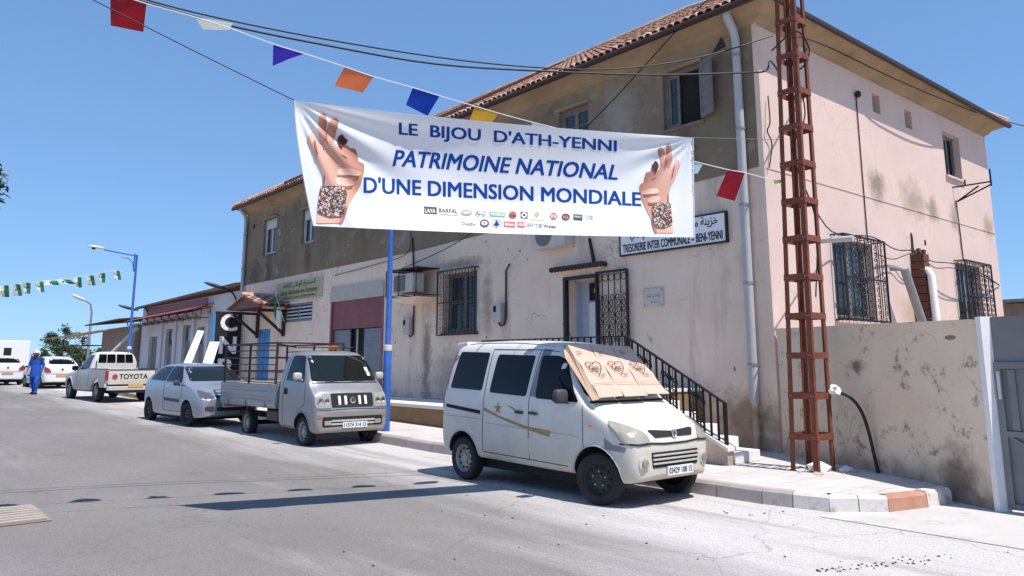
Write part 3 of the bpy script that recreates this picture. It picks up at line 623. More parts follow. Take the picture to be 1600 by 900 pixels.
# open iron gate leaf folded back on the wall
gm = lambda s, z, d: (s, FYP-.09+d, z); ga, gb, gc, ge = -10.86, -10.03, 1.15, 3.40
gg = MB()
for p, q in (((ga, gc), (gb, gc)), ((ga, ge), (gb, ge)), ((ga, gc), (ga, ge)), ((gb, gc), (gb, ge)), ((ga, gc+.55), (gb, gc+.55))): gg.bar(gm(*p, 0), gm(*q, 0), .045)
for i in range(1, 5): s = ga+(gb-ga)*i/5; gg.bar(gm(s, gc+.55, 0), gm(s, ge, 0), .016)
gl = gg.build('gate_leaf', 'black', de)
MB().box(ga, FYP-.10, gc, gb, FYP-.08, gc+.55).build('gate_sheet', 'black', gl)
sc = MB(); ex, ez = (1, 0, 0), (0, 0, 1)
for i in range(5):
    s = ga+(gb-ga)*(i+.5)/5
    sc.tube(spiral(gm(s, ge-.12, 0), .07, .07, 0, 6.28, ex, ez, 12), .009, 4, False)
    for k in range(4):
        z = gc+.95+.24*k; f = 1 if (i+k) % 2 else -1
        sc.tube(spiral(gm(s, z+.06, 0), .075, .02, -1.57, -1.57+f*6.5, ex, ez, 11), .010, 4, False); sc.tube(spiral(gm(s, z-.06, 0), .075, .02, 1.57, 1.57+f*6.5, ex, ez, 11), .010, 4, False)
stuff(sc.build('scrollwork', 'black', gl))
cn = MB()
for i in range(15): s = -12.2+i*.105; cn.lathe([(.05, 0), (.06, .02), (.06, .16), (.05, .17)], (s+.05, FYP-.17, 3.57), 'y', 8)
cn.build('tile_drip_canopy', 'wooddark', B)
MB().box(-12.22, FYP-.12, 3.50, -10.66, FYP, 3.545).build('canopy_slab', 'pink', B)
# --- roller shutter garage
a, b, c, e = GAR
MB().box(a-.02, FYP-.05, 3.5, b+.02, FYP+.1, 3.95).build('shutter_box', 'panelcream', B)
gd = MB()
for i in range(16): gd.box(a+.3 if i > 80 else a, FYP+.02, 2.62+i*.055+.014, b, FYP+.07, 2.62+(i+1)*.055); gd.box(a, FYP+.045, 2.62+i*.055, b, FYP+.07, 2.62+i*.055+.014)
so_ = gd.build('roller_shutter', 'shutred', B)
MB().box(a-.02, FYP-.02, c, a+.07, FYP+.12, 3.5).build('shutter_guide', 'shutred', so_); MB().box(b-.07, FYP-.02, c, b+.02, FYP+.12, 3.5).build('shutter_guide', 'shutred', so_)
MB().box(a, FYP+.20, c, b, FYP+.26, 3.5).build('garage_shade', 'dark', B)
def metaldoor(x0, x1, d):
    m_ = MB(); m_.box(x0, FYP+d, c+.02, x1, FYP+d+.03, 2.6)
    o = m_.build('garage_door_leaf', 'greydoor', B)
    r_ = MB()
    for i in range(14): z = c+.1+i*.135; r_.box(x0+.03, FYP+d-.018, z, x1-.03, FYP+d, z+.07)
    r_.build('slat', 'greydoor', o)
metaldoor(a+.08, a+1.15, .10); metaldoor(b-1.25, b-.08, .10)
MB().box(a+1.5, FYP+.12, c+.02, a+1.55, FYP+.16, 2.6).build('door_post', 'alu', B)
# --- blue shuttered window, blue door
a, b, c, e = BW; mb = MB()
for q in ((a, a+.1, c, e), (b-.1, b, c, e), (a+.1, b-.1, c, c+.08), (a+.1, b-.1, e-.08, e), ((a+b)/2-.04, (a+b)/2+.04, c+.08, e-.08)): mb.box(q[0], FYP+.02, q[2], q[1], FYP+.09, q[3])
bw = mb.build('blue_window', 'greydoor', B)
for i in range(4): z = c+.1+i*.12; MB().box(a+.1, FYP+.03, z, b-.1, FYP+.05, z+.055).build('louvre', 'lilac', bw)
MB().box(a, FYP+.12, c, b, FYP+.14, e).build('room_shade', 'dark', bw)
a, b, c, e = BD; bdo = MB().box(a, FYP+.08, c, b, FYP+.13, e).build('blue_door', 'bluedoor', B)
for i in range(2):
    for k in range(4): x0 = a+.1+i*.56; z0 = c+.12+k*.52; MB().box(x0, FYP+.06, z0, x0+.46, FYP+.08, z0+.42).build('door_panel', 'bluedoor', bdo)
# --- downpipes
def downpipe(x, y, ztop, zbot, r=.06, out=(0, -1), mat='pvc'):
    pts = [(x+out[0]*.26, y+out[1]*.26, ztop), (x+out[0]*.22, y+out[1]*.22, ztop-.14), (x+out[0]*.06, y+out[1]*.06, ztop-.32), (x, y, ztop-.5), (x, y, zbot)]
    o = MB().tube(pts, r, 12).build('downpipe', mat, B, True)
    z = zbot+.6
    while z < ztop-.6: MB().lathe([(r+.012, 0), (r+.012, .04)], (x, y, z), 'z', 12).build('pipe_clip', 'zinc', o); z += 1.35
    return o
downpipe(-7.32, FYP-.10, 7.76, .95, .075); downpipe(XL+.12, FYP-.10, 7.76, .6, .07)
MB().tube([(-7.32, FYP-.1, .95), (-7.32, FYP-.1, .2)], .055, 10).build('downpipe_foot', 'pink', B, True)
# fixed pieces on the side wall
MB().tube([(SXP+.02, 14.95, 6.95), (SXP+.02, 14.95, 3.95)], .012, 5).build('wall_cable', 'cable', B)
MB().lathe([(.03, 0), (.06, .03), (.06, .1), (.02, .14)], (SXP+.06, 14.95, 6.9), 'z', 10).build('cable_knob', 'cable', B)
for (Y, Z, w, h) in ((17.02, 4.15, .07, .2), (17.3, 2.95, .12, .13), (17.7, 4.2, .05, .06), (12.6, 6.3, .05, .05)): MB().prism([(Y-w, Z-h), (Y+w, Z-h), (Y+w, Z+h*.6), (Y+w*.4, Z+h), (Y-w*.6, Z+h*.9)], sm, -.005, -.001).build('wall_hole', 'dark', B)
# ---- facade holes and cracks of fallen plaster (real little chips)
random.seed(3); mb = MB()
for i in range(26):
    x = random.uniform(-19, -7.6); z = random.choice((random.uniform(.8, 2.4), random.uniform(3.4, 4.5))); s = random.uniform(.02, .05)
    if any(h[0]-.2 < x < h[1]+.2 and h[2]-.2 < z < h[3]+.2 for h in (DOOR, GW, (-10.9, -10, 1.1, 3.5), (-10.3, -7.7, 3.6, 4.3))): continue
    k = 6; mb.prism([(x+math.cos(j)*s*random.uniform(.4, 1), z+math.sin(j)*s*random.uniform(.5, 1.6)) for j in [6.28*q/k for q in range(k)]], fm, -.0025, -.001)
stuff(mb.build('plaster_chips', 'brownwall', B))
# ================================================================== entrance stairs
ST = thing('entrance_stairs', 'whitewashed entrance steps with a black wrought iron railing beside the van', 'stairs')
LZ, SY0, SY1 = 1.10, 9.46, 10.34
MB().box(-12.3, SY0, .1, -8.42, FYP-.001, LZ).build('landing', 'brownbase', ST); MB().box(-12.32, SY0-.03, LZ+.002, -8.40, FYP-.003, LZ+.05).build('landing_slab', 'stepwhite', ST)
nst = 5; xb = -6.62; rn = (8.40-6.62)/nst; rs_ = (LZ+.05-PZ)/(nst+1)
for i in range(nst):
    x1 = xb-rn*i; z1 = PZ+rs_*(i+1)
    MB().box(-8.42, SY0+.16, z1-rs_, x1, SY1 - .004*i, z1).build('step', 'stepwhite', ST, bevel=.012)
st = MB(); st.prism([(-6.58, PZ-.02), (-6.58, PZ+.22), (-8.42, LZ+.14), (-8.42, PZ-.02)], lambda a, b, d: (a, d, b), SY0, SY0+.15); st.build('stringer_wall', 'pink', ST)
sw = MB(); sw.prism([(-6.55, PZ+.20), (-6.55, PZ+.25), (-8.44, LZ+.18), (-8.44, LZ+.13)], lambda a, b, d: (a, d, b), SY0-.03, SY0+.18); sw.build('stringer_coping', 'stepwhite', ST)
ry = SY0+.05
rail = MB(); A0 = Vector((-6.62, ry, 1.03)); A1 = Vector((-8.45, ry, 2.02)); A2 = Vector((-12.25, ry, 2.02)); A3 = Vector((-12.25, FYP-.02, 2.02))
low = lambda p, dz: p - Vector((0, 0, dz))
for p, q in ((A0, A1), (A1, A2), (A2, A3)):
    rail.bar(p, q, .05, .022); rail.bar(low(p, .74), low(q, .74), .03, .018)
ra = rail.build('handrail', 'black', ST)
MB().bar((A0.x, ry, PZ), A0, .045).build('newel_post', 'black', ST); MB().bar((A1.x, ry, LZ), A1, .045).build('newel_post', 'black', ST); MB().bar((A2.x, ry, LZ), A2, .04).build('newel_post', 'black', ST)
def balus(p, q, n, scr):
    for i in range(1, n):
        t_ = i/n; c_ = p.lerp(q, t_)
        MB().bar(low(c_, .76), c_, .026).build('baluster', 'black', ST)
    for k in scr:
        c_ = p.lerp(q, (k+.5)/n); w_ = (q-p)/n; exd = Vector((w_.x, 0, w_.z)); L = exd.length; exd.normalize(); s2 = MB()
        for dz, f, a0 in ((.55, 1, -1.57), (.55, -1, -1.57), (.22, 1, 1.57), (.22, -1, 1.57)):
            cc = low(c_, .74-dz) + exd*(f*.045)
            s2.tube(spiral(cc, .068, .015, a0, a0+f*6.6, exd, (0, 0, 1), 11), .011, 4, False)
        s2.tube([low(c_, .72), low(c_, .02)], .008, 4)
        s2.tube(spiral(low(c_, .37), .05, .05, 0, 6.28, exd, (0, 0, 1), 10), .008, 4, False)
        stuff(s2.build('rail_scrolls', 'black', ST))
balus(A0, A1, 15, (3, 4, 7, 8, 11, 12)); balus(A1, A2, 24, (2, 3, 8, 9, 14, 15, 20, 21)); balus(A2, A3, 12, ())
# platform in front of the garage
PF = thing('loading_platform', 'low brown platform with a white top edge in front of the maroon shutter', 'platform')
MB().box(-23.4, 9.86, .1, -12.36, FYP-.002, .58).build('platform_base', 'brownbase', PF)
MB().box(-23.43, 9.82, .582, -12.35, FYP-.004, .66).build('platform_top', 'stepwhite', PF, bevel=.01)

# ================================================================== lattice tower
T = thing('lattice_tower', 'rust red steel lattice tower standing on the pavement at the building corner', 'tower', (0, 0, 0))
b0, b1 = Vector((-5.79, 9.74, PZ)), Vector((-5.40, 9.74, PZ)); dY = .46; TOP = 8.6
def tleg(ix, iy, z):
    k = z/6.9
    cx, cy = -5.595+.12*k, 9.74+dY/2-.02*k
    hw = (.195-.045*k) ; hd = (dY/2)*(1-.36*k)
    return Vector((cx+(hw if ix else -hw), cy+(hd if iy else -hd), z))
for ix in (0, 1):
    for iy in (0, 1):
        mb = MB(); p, q = tleg(ix, iy, .1), tleg(ix, iy, TOP); sx = -1 if ix else 1; sy = -1 if iy else 1; w = .065; tk = .008
        for (dx0, dy0, dx1, dy1) in ((0, 0, w, tk), (0, 0, tk, w)):
            vs = [tuple(pp + Vector((sx*a, sy*b, 0))) for pp in (p, q) for a, b in ((dx0, dy0), (dx1, dy0), (dx1, dy1), (dx0, dy1))]
            mb.add(vs, [(3, 2, 1, 0), (4, 5, 6, 7), (0, 1, 5, 4), (1, 2, 6, 5), (2, 3, 7, 6), (3, 0, 4, 7)])
        mb.build('leg', 'rust', T)
z = .62
while z < TOP:
    for (i0, j0), (i1, j1), off in (((0, 0), (1, 0), (0, -.006, 0)), ((1, 0), (1, 1), (.006, 0, 0)), ((0, 1), (1, 1), (0, .006, 0)), ((0, 0), (0, 1), (-.006, 0, 0))):
        p, q = tleg(i0, j0, z)+Vector(off), tleg(i1, j1, z)+Vector(off); d = (q-p).normalized()
        MB().bar(p-d*.0, q+d*.0, .008, .085).build('batten', 'rust', T)
    for (i0, j0), ex_ in (((0, 0), Vector((1, 0, 0))), ((1, 0), Vector((-1, 0, 0)))):
        for k_ in (.02, .045): p = tleg(i0, j0, z)+ex_*k_; MB().lathe([(.009, -.014), (.009, 0)], tuple(p), 'y', 6).build('bolt', 'brownwall', T)
    z += .535
# rubble round its foot
random.seed(21)
dYr = .3
RB = thing('rubble_heap', 'small heap of broken stones and mortar round the tower foot', 'rubble')
def rock(c, s, mat, flat=.6):
    bm = bmesh.new(); bmesh.ops.create_icosphere(bm, subdivisions=1, radius=1)
    for v in bm.verts: v.co = Vector((c[0]+v.co.x*s*random.uniform(.6, 1.2), c[1]+v.co.y*s*random.uniform(.6, 1.2), c[2]+max(-.2, v.co.z)*s*flat*random.uniform(.6, 1.2)))
    me = bpy.data.meshes.new('stone'); bm.to_mesh(me); bm.free(); return link('stone', me, mat, RB)
for i in range(26):
    a = random.uniform(0, 6.28); d = random.uniform(.1, .55)
    rock((-5.55+math.cos(a)*d*.9, 10.0+math.sin(a)*d*.8, PZ), random.uniform(.02, .07), 'rubble' if random.random() < .7 else 'brownbase')
rock((-5.55, 10.05, PZ), .17, 'stepwhite', 1.0); rock((-5.25, 10.2, PZ), .13, 'stepwhite', .6)
bm = bmesh.new(); bmesh.ops.create_icosphere(bm, subdivisions=2, radius=.075); pc = tleg(1, 1, 1.22)+Vector((.05, .0, 0))
for v in bm.verts: v.co = pc + v.co*random.uniform(.45, 1.35)*Vector((1, 1.2, .8)).length/1.7
me = bpy.data.meshes.new('plastic_wrap'); bm.to_mesh(me); bm.free(); tag(link('plastic_wrap', me, 'plasticwrap'), 'crumpled white plastic wrapped round the cable on the tower leg', 'wrapping')
cb0 = tleg(1, 1, 1.2)+Vector((.08, .02, 0)); wb_ = gz(1373, 738, .18)
def bez(p0, p1, p2, p3, n=16): return [p0*(1-t)**3+p1*(3*t*(1-t)**2)+p2*(3*t*t*(1-t))+p3*t**3 for t in [i/n for i in range(n+1)]]
tag(MB().tube(bez(Vector(cb0), Vector(cb0)+Vector((.35, .1, -.05)), wb_+Vector((-.1, .0, .5)), wb_+Vector((0, 0, -.05))), .022, 8).build('buried_cable', 'cable', smooth=True), 'thick black cable curving from the tower down into the pavement', 'cable')

# ================================================================== low wall, post, gate
WA, WB = Vector((-6.90, 11.44, 0)), Vector((-3.30, 9.62, 0)); wd = (WB-WA).normalized(); wn_ = Vector((-wd.y, wd.x, 0))
za_, zb_ = fy(1225, 514, 11.4).z, 2.07
LW = thing('cement_boundary_wall', 'rough grey cement boundary wall behind the tower, below the barred side window', 'wall')
mb = MB(); vs = []
for p, zt in ((WA, za_), (WB, zb_)):
    for off, z in ((0, -.1), (0, zt), (.2, zt), (.2, -.1)): vs.append(tuple(p+wn_*off+Vector((0, 0, z))))
mb.add(vs, [(0, 1, 2, 3), (7, 6, 5, 4), (0, 4, 5, 1), (1, 5, 6, 2), (2, 6, 7, 3), (3, 7, 4, 0)]); mb.build('wall_body', 'lowwall', LW)
mb = MB(); vs = []
for p, zt in ((WA, za_), (WB, zb_)):
    for off, z in ((-.015, zt-.10), (-.015, zt+.012), (.215, zt+.012), (.215, zt-.10)): vs.append(tuple(p+wn_*off+Vector((0, 0, z))))
mb.add(vs, [(0, 1, 2, 3), (7, 6, 5, 4), (0, 4, 5, 1), (1, 5, 6, 2), (2, 6, 7, 3), (3, 7, 4, 0)]); mb.build('wall_coping', 'lowwall', LW)
wp = WA.lerp(WB, .90); wz = za_+(zb_-za_)*.90-.19
MB().prism([(math.cos(q*.52)*.085, math.sin(q*.52)*.028) for q in range(12)], lambda a, b, d: tuple(wp+wd*a+wn_*d+Vector((0, 0, wz+b))), -.004, .0).build('weep_hole', 'brownbase', LW)
# white end face of the wall
e0 = WB; mb = MB(); vs = []
for k_, off in ((0, -.02), (1, .24)):
    for zz in (-.05, zb_+.035): vs.append(tuple(e0+wn_*off+wd*.0+Vector((0, 0, zz)))); vs.append(tuple(e0+wn_*off+wd*.07+Vector((0, 0, zz))))
mb.add(vs, [(0, 1, 3, 2), (4, 6, 7, 5), (0, 4, 5, 1), (2, 3, 7, 6), (0, 2, 6, 4), (1, 5, 7, 3)]); mb.build('white_end_post', 'whiteplaster', LW)
GT = thing('metal_yard_gate', 'slate grey metal yard gate with ribbed sheet at the edge of the picture', 'gate')
ge0 = WB+wd*.07+wn_*.12; ge1 = ge0+Vector((1, -.05, 0)).normalized()*2.8
gd_ = (ge1-ge0).normalized(); gn_ = Vector((-gd_.y, gd_.x, 0))
gmp = lambda a, b, d: tuple(ge0+gd_*a+gn_*d+Vector((0, 0, b)))
mb = MB(); mb.prism([(0, .04), (2.8, .04), (2.8, 1.58), (0, 1.58)], gmp, 0, .02); mb.build('gate_sheet', 'gate', GT)
mb = MB(); mb.prism([(0, 1.58), (2.8, 1.58), (2.8, 2.16), (0, 2.1)], gmp, -.01, .02); mb.build('top_sheet', 'gate', GT)
for q in ((0, .06, .04, 1.6), (.06, 2.8, 1.53, 1.60), (.06, 2.8, .80, .86), (.06, 2.8, .04, .10)): MB().prism([(q[0], q[2]), (q[1], q[2]), (q[1], q[3]), (q[0], q[3])], gmp, -.04, 0).build('gate_frame', 'gate', GT)
MB().prism([(.06, .80), (.10, .80), (1.3, .12), (1.26, .10)], gmp, -.03, 0).build('gate_brace', 'gate', GT)
for i in range(13): x0 = .12+i*.2; MB().prism([(x0, .87), (x0+.07, .87), (x0+.07, 1.52), (x0, 1.52)], gmp, -.025, 0).build('rib', 'gate', GT)
MB().prism([(.02, 1.2), (.05, 1.2), (.05, 1.5), (.02, 1.5)], gmp, -.06, -.04).build('hinge', 'alu', GT)
# building behind the gate
BH = thing('backyard_shed', 'low grey block shed behind the yard gate', 'shed')
p0 = fy(1566, 475, 26); 
mb = MB(); mb.box(p0.x, 26, -.1, p0.x+12, 30, p0.z); mb.build('shed_wall', 'brownwall', BH)
for i in range(8): MB().box(p0.x-.2+i*1.5, 25.7, p0.z+.02+random.uniform(0, .06), p0.x+1.28+i*1.5, 30, p0.z+.1+random.uniform(0, .06)).build('roof_sheet', 'zinc', BH)
# ---- things on the side wall: chimney stub with pipes, ducts, bracket, L pipe
CH = thing('side_wall_flue', 'broken brick flue stub with a white pipe leaning on the side wall', 'flue')
c0 = fx(1440, 470, SXP+.1); cy_ = c0.y
for i in range(11):
    z = 2.0+i*.17; MB().box(SXP+.005, cy_-.14+random.uniform(-.012, .012), z, SXP+.26+random.uniform(-.01, .02), cy_+.13, z+.155).build('brick', 'brick', CH)
for k in range(3): MB().box(SXP+.03+.08*k, cy_-.12+.05*k, 3.87, SXP+.09+.08*k, cy_-.03+.05*k, 3.95+.03*(k % 2)).build('brick', 'brick', CH)
MB().tube([(SXP+.40, cy_-.05, 1.5), (SXP+.36, cy_-.05, 3.38), (SXP+.30, cy_-.04, 3.50), (SXP+.18, cy_-.04, 3.53)], .075, 12).build('white_pipe', 'white', CH, True)
D1 = fx(1413, 420, SXP+.35); D0 = fx(1440, 500, SXP+.35)
tag(MB().tube([D0+(D0-D1)*.6, D0, D1, D1+Vector((-.25, -.02, .06))], .085, 10).build('leaning_duct', 'zinc', smooth=True), 'grey metal duct leaning against the side wall beside the brick flue', 'duct')
p1 = fx(1457, 448, SXP+.08); tag(MB().tube([(SXP+.08, p1.y, 1.6), (SXP+.08, p1.y, p1.z-.1), (SXP+.07, p1.y-.02, p1.z)], .035, 8).build('wall_stub_pipe', 'cable', smooth=True), 'short black pipe on the side wall between flue and far grille', 'pipe')
l0 = fx(1284, 380, SXP+.05); 
tag(MB().tube([(SXP+.0, l0.y+.0, l0.z+.05), (SXP+.62, l0.y+.03, l0.z+.02)], .055, 10).build('drain_spout', 'pvc', smooth=True), 'grey plastic spout sticking out of the side wall beside the near grille', 'pipe')
BR = thing('satellite_bracket', 'empty black steel bracket on the side wall under the upper window', 'bracket')
q0 = fx(1488, 293, SXP); Yb, Zb = q0.y, q0.z
brk = MB()
for p, q in (((0, 0, 0), (.75, .25, .05)), ((.75, .25, .05), (.75, .25, .35)), ((0, .2, -.32), (.5, .2, -.02)), ((0, .2, -.32), (.75, .25, -.02)), ((.75, .25, .05), (.75, .25, -.05)), ((.25, .1, .02), (.25, .1, .16))):
    brk.bar((SXP+p[0], Yb+p[1], Zb+p[2]), (SXP+q[0], Yb+q[1], Zb+q[2]), .03)
brk.build('bracket_arm', 'blackm', BR)
MB().tube([(SXP+.015, Yb+.1, Zb-.3), (SXP+.015, Yb+.16, Zb-.9), (SXP+.015, Yb+.2, 3.95)], .012, 5).build('feed_cable', 'woodred', BR)

# ================================================================== signs and boxes on the street wall
def board(name, label, cat, a, b, c, e, mat, frame=None, d=.05, fr=.03):
    t_ = thing(name, label, cat); MB().box(a, FYP-d, c, b, FYP-.003, e).build('board', mat, t_)
    if frame:
        for q in ((a-fr, a, c-fr, e+fr), (b, b+fr, c-fr, e+fr), (a, b, c-fr, c), (a, b, e, e+fr)): MB().box(q[0], FYP-d-.012, q[2], q[1], FYP-.003, q[3]).build('frame', frame, t_)
    return t_
def onwall(x, z, d): return lambda a, b: (x+a, FYP-d, z+b)
s1 = board('treasury_sign', 'white enamel sign reading TRESORERIE INTER COMMUNALE above the entrance', 'sign', -10.2, -7.75, 3.70, 4.20, 'inkwhite', 'black', .06)
letters('lettering', 'TRESORERIE INTER COMMUNALE = BENI-YENNI', onwall(-10.14, 3.74, .064), 2.33, .155, 'ink', s1, .028)
letters('lettering', arabic('خزينة ما بين البلديات بني يني'), onwall(-9.95, 3.94, .064), 2.05, .24, 'ink', s1, .012)
s2 = board('pension_office_sign', 'faded yellow sign with Arabic and French lines above the blue window', 'sign', -26.85, -23.36, 3.74, 4.40, 'yellow', 'alu', .06, .025)
letters('lettering', arabic('الصندوق الوطني للتقاعد'), onwall(-26.4, 4.13, .064), 2.6, .25, 'inkgreen', s2, .012)
letters('lettering', 'Caisse Nationale des Retraites', onwall(-26.6, 3.95, .064), 2.95, .17, 'inkolive', s2, .015)
letters('lettering', 'AGENCE LOCALE DE BENI-YENNI', onwall(-26.3, 3.80, .064), 2.5, .08, 'inkolive', s2, .012)
s3 = board('door_plaque', 'small pale plaque with two Arabic lines right of the iron gate', 'plaque', -9.68, -9.2, 2.64, 2.98, 'acwhite', None, .03)
letters('lettering', arabic('خزينة ما بين البلديات'), onwall(-9.62, 2.80, .033), .36, .09, 'inkgreen', s3, .01); letters('lettering', arabic('بني يني'), onwall(-9.5, 2.69, .033), .14, .07, 'ink', s3, .01)
for a_ in (-9.65, -9.23):
    for z_ in (2.67, 2.95): MB().lathe([(.012, 0), (.008, .006)], (a_, FYP-.037, z_), 'y', 8).build('screw', 'ink', s3)
# caged air conditioner
AC = thing('caged_air_conditioner', 'air conditioner in a black iron cage beside the barred street window', 'air conditioner')
MB().box(-17.9, FYP-.62, 3.42, -16.95, FYP-.25, 3.92).build('casing', 'acwhite', AC, bevel=.02)
MB().box(-17.86, FYP-.626, 3.46, -17.3, FYP-.62, 3.88).build('fan_grille', 'woodgrey', AC)
cg = MB(); x0, x1, y0, y1, z0, z1 = -18.1, -16.62, FYP-.72, FYP-.0, 3.33, 4.02
for X in (x0, x1, (x0+x1)/2-.1):
    for Z in (z0, z1): cg.bar((X, y0, Z), (X, y1, Z), .022)
    cg.bar((X, y0, z0), (X, y0, z1), .022)
for Z in (z0, z1): cg.bar((x0, y0, Z), (x1, y0, Z), .022)
cg.build('cage', 'black', AC); MB().box(x0, y0, z1+.012, x1, y1, z1+.024).build('cage_roof', 'wooddark', AC)
MB().add([(-18.0, FYP-.64, 3.28), (-16.7, FYP-.64, 3.28), (-16.7, FYP-.0, 3.28), (-18.0, FYP-.0, 3.28), (-17.8, FYP-.5, 3.18), (-17.2, FYP-.4, 3.12), (-17.2, FYP, 3.1), (-17.8, FYP, 3.12)], [(0, 1, 2, 3), (0, 4, 5, 1), (1, 5, 6, 2), (4, 7, 6, 5), (0, 3, 7, 4)]).build('concrete_ledge', 'pink', AC)
# meter boxes with their pipes
def meter(x0, x1, z0, z1, lab, pipe):
    t_ = thing('meter_box', lab, 'meter', group='meter boxes on the street wall'); MB().box(x0, FYP-.15, z0, x1, FYP-.004, z1).build('case', 'meter', t_, bevel=.02)
    MB().box(x0+.05, FYP-.157, z0+(z1-z0)*.55, x0+.15, FYP-.151, z1-.06).build('glass_slot', 'dark', t_); MB().tube(pipe, .022, 8).build('conduit', 'cable', t_, True)
meter(-14.2, -13.9, 2.52, 2.96, 'grey meter box right of the barred street window', [(-14.05, FYP-.06, 2.52), (-14.0, FYP-.06, 2.44), (-13.88, FYP-.05, 2.46), (-13.82, FYP-.04, 2.6), (-13.82, FYP-.04, 3.72), (-13.66, FYP-.06, 3.86)])
meter(-18.15, -17.82, 2.34, 2.8, 'grey meter box below the caged air conditioner', [(-17.95, FYP-.06, 2.36), (-17.88, FYP-.06, 2.28), (-17.76, FYP-.05, 2.34), (-17.74, FYP-.04, 3.4), (-17.9, FYP-.04, 5.0)])
# second AC unit / lamp bracket above the door
tag(MB().bar((-11.1, FYP-.02, 4.15), (-10.95, FYP-.06, 3.62), .05, .05).build('awning_strut', 'black'), 'short black iron strut on the wall above the door canopy', 'strut')
a2 = thing('outdoor_unit', 'weathered round fan unit on the wall half behind the banner', 'air conditioner'); MB().box(-12.6, FYP-.32, 4.05, -11.55, FYP-.01, 4.66).build('casing', 'acwhite', a2, bevel=.02); MB().lathe([(.24, 0), (.26, .02), (.2, .03)], (-12.2, FYP-.35, 4.34), 'y', 20).build('fan_ring', 'woodgrey', a2)
# ================================================================== vehicles
def shell(rings, mat, arches, sub=2, creases=None):
    """rings: list of (x, [(y, z) half section from sill to roof centre]); closed body, wheel arches cut out.  Returns (mesh, bvh)"""
    n = len(rings[0][1]); vs = []; fs = []
    for x, half in rings:
        vs += [(x, y, z) for y, z in half] + [(x, -y, z) for y, z in reversed(half)]
    k = 2*n
    for i in range(len(rings)-1):
        for j in range(k): fs.append((i*k+j, i*k+(j+1) % k, (i+1)*k+(j+1) % k, (i+1)*k+j))
    L = (len(rings)-1)*k
    for j in range(n-1):
        fs.append((j, j+1, k-2-j, k-1-j)[::-1]); fs.append((L+j, L+j+1, L+k-2-j, L+k-1-j))
    me = bpy.data.meshes.new('body'); me.from_pydata(vs, [], fs); me.materials.append(M[mat]); me.materials.append(M['blackm'])
    bm = bmesh.new(); bm.from_mesh(me); bmesh.ops.recalc_face_normals(bm, faces=bm.faces)
    cl = bm.edges.layers.float.new('crease_edge')
    if creases:
        bm.verts.ensure_lookup_table()
        for e in bm.edges:
            a, b = e.verts[0].index, e.verts[1].index
            if a//k != b//k:
                j = min(a % k, k-1-a % k)
                if j in creases: e[cl] = creases[j]
    bm.to_mesh(me); bm.free()
    o = bpy.data.objects.new('tmp', me); COL.objects.link(o)
    s = o.modifiers.new('s', 'SUBSURF'); s.levels = s.render_levels = sub
    cut = []
    for (x, z, r, w) in arches:
        cm = MB().lathe([(r, -3), (r, 3)], (0, 0, 0), 'y', 40)
        cme = bpy.data.meshes.new('c'); cme.from_pydata([(x+a, b, z+c) for a, b, c in cm.v], [], cm.f); cme.materials.append(M[mat]); cme.materials.append(M['blackm'])
        bm = bmesh.new(); bm.from_mesh(cme); bmesh.ops.recalc_face_normals(bm, faces=bm.faces)
        for f in bm.faces: f.material_index = 1
        bm.to_mesh(cme); bm.free()
        c = bpy.data.objects.new('c', cme); COL.objects.link(c); cut.append(c)
        b_ = o.modifiers.new('b', 'BOOLEAN'); b_.operation = 'DIFFERENCE'; b_.object = c; b_.solver = 'EXACT'
    dg = bpy.context.evaluated_depsgraph_get(); dg.update()
    out = bpy.data.meshes.new_from_object(o.evaluated_get(dg), depsgraph=dg); out.name = 'body'
    for q in [o]+cut: bpy.data.objects.remove(q)
    bm = bmesh.new(); bm.from_mesh(out); bv = BVHTree.FromBMesh(bm); bm.free()
    return out, bv
def sec(zb, wb, zm, wm, zbelt, wbelt, zr_, wr, zc, wc=.3):
    return [(wb*.55, zb), (wb*.95, zb), (wb, zb+.06), (wm, zm), (wbelt, zbelt), ((wbelt*.45+wr*.55), zbelt*.45+zr_*.55), (wr, zr_-.07), (wr-.09, zr_), (wc, zc)]
AX = {'r': (lambda a, b: Vector((a, -3, b)), Vector((0, 1, 0))), 'l': (lambda a, b: Vector((a, 3, b)), Vector((0, -1, 0))), 'f': (lambda a, b: Vector((3, a, b)), Vector((-1, 0, 0))), 'b': (lambda a, b: Vector((-9, a, b)), Vector((1, 0, 0))), 't': (lambda a, b: Vector((a, b, 5)), Vector((0, 0, -1)))}
def hit(bv, ax, a, b, off):
    og, d = AX[ax]; p, n, _, _ = bv.ray_cast(og(a, b), d)
    if p is None: return None
    if n.dot(d) > 0: n = -n
    return p - d*off*.5 + n*off*.5
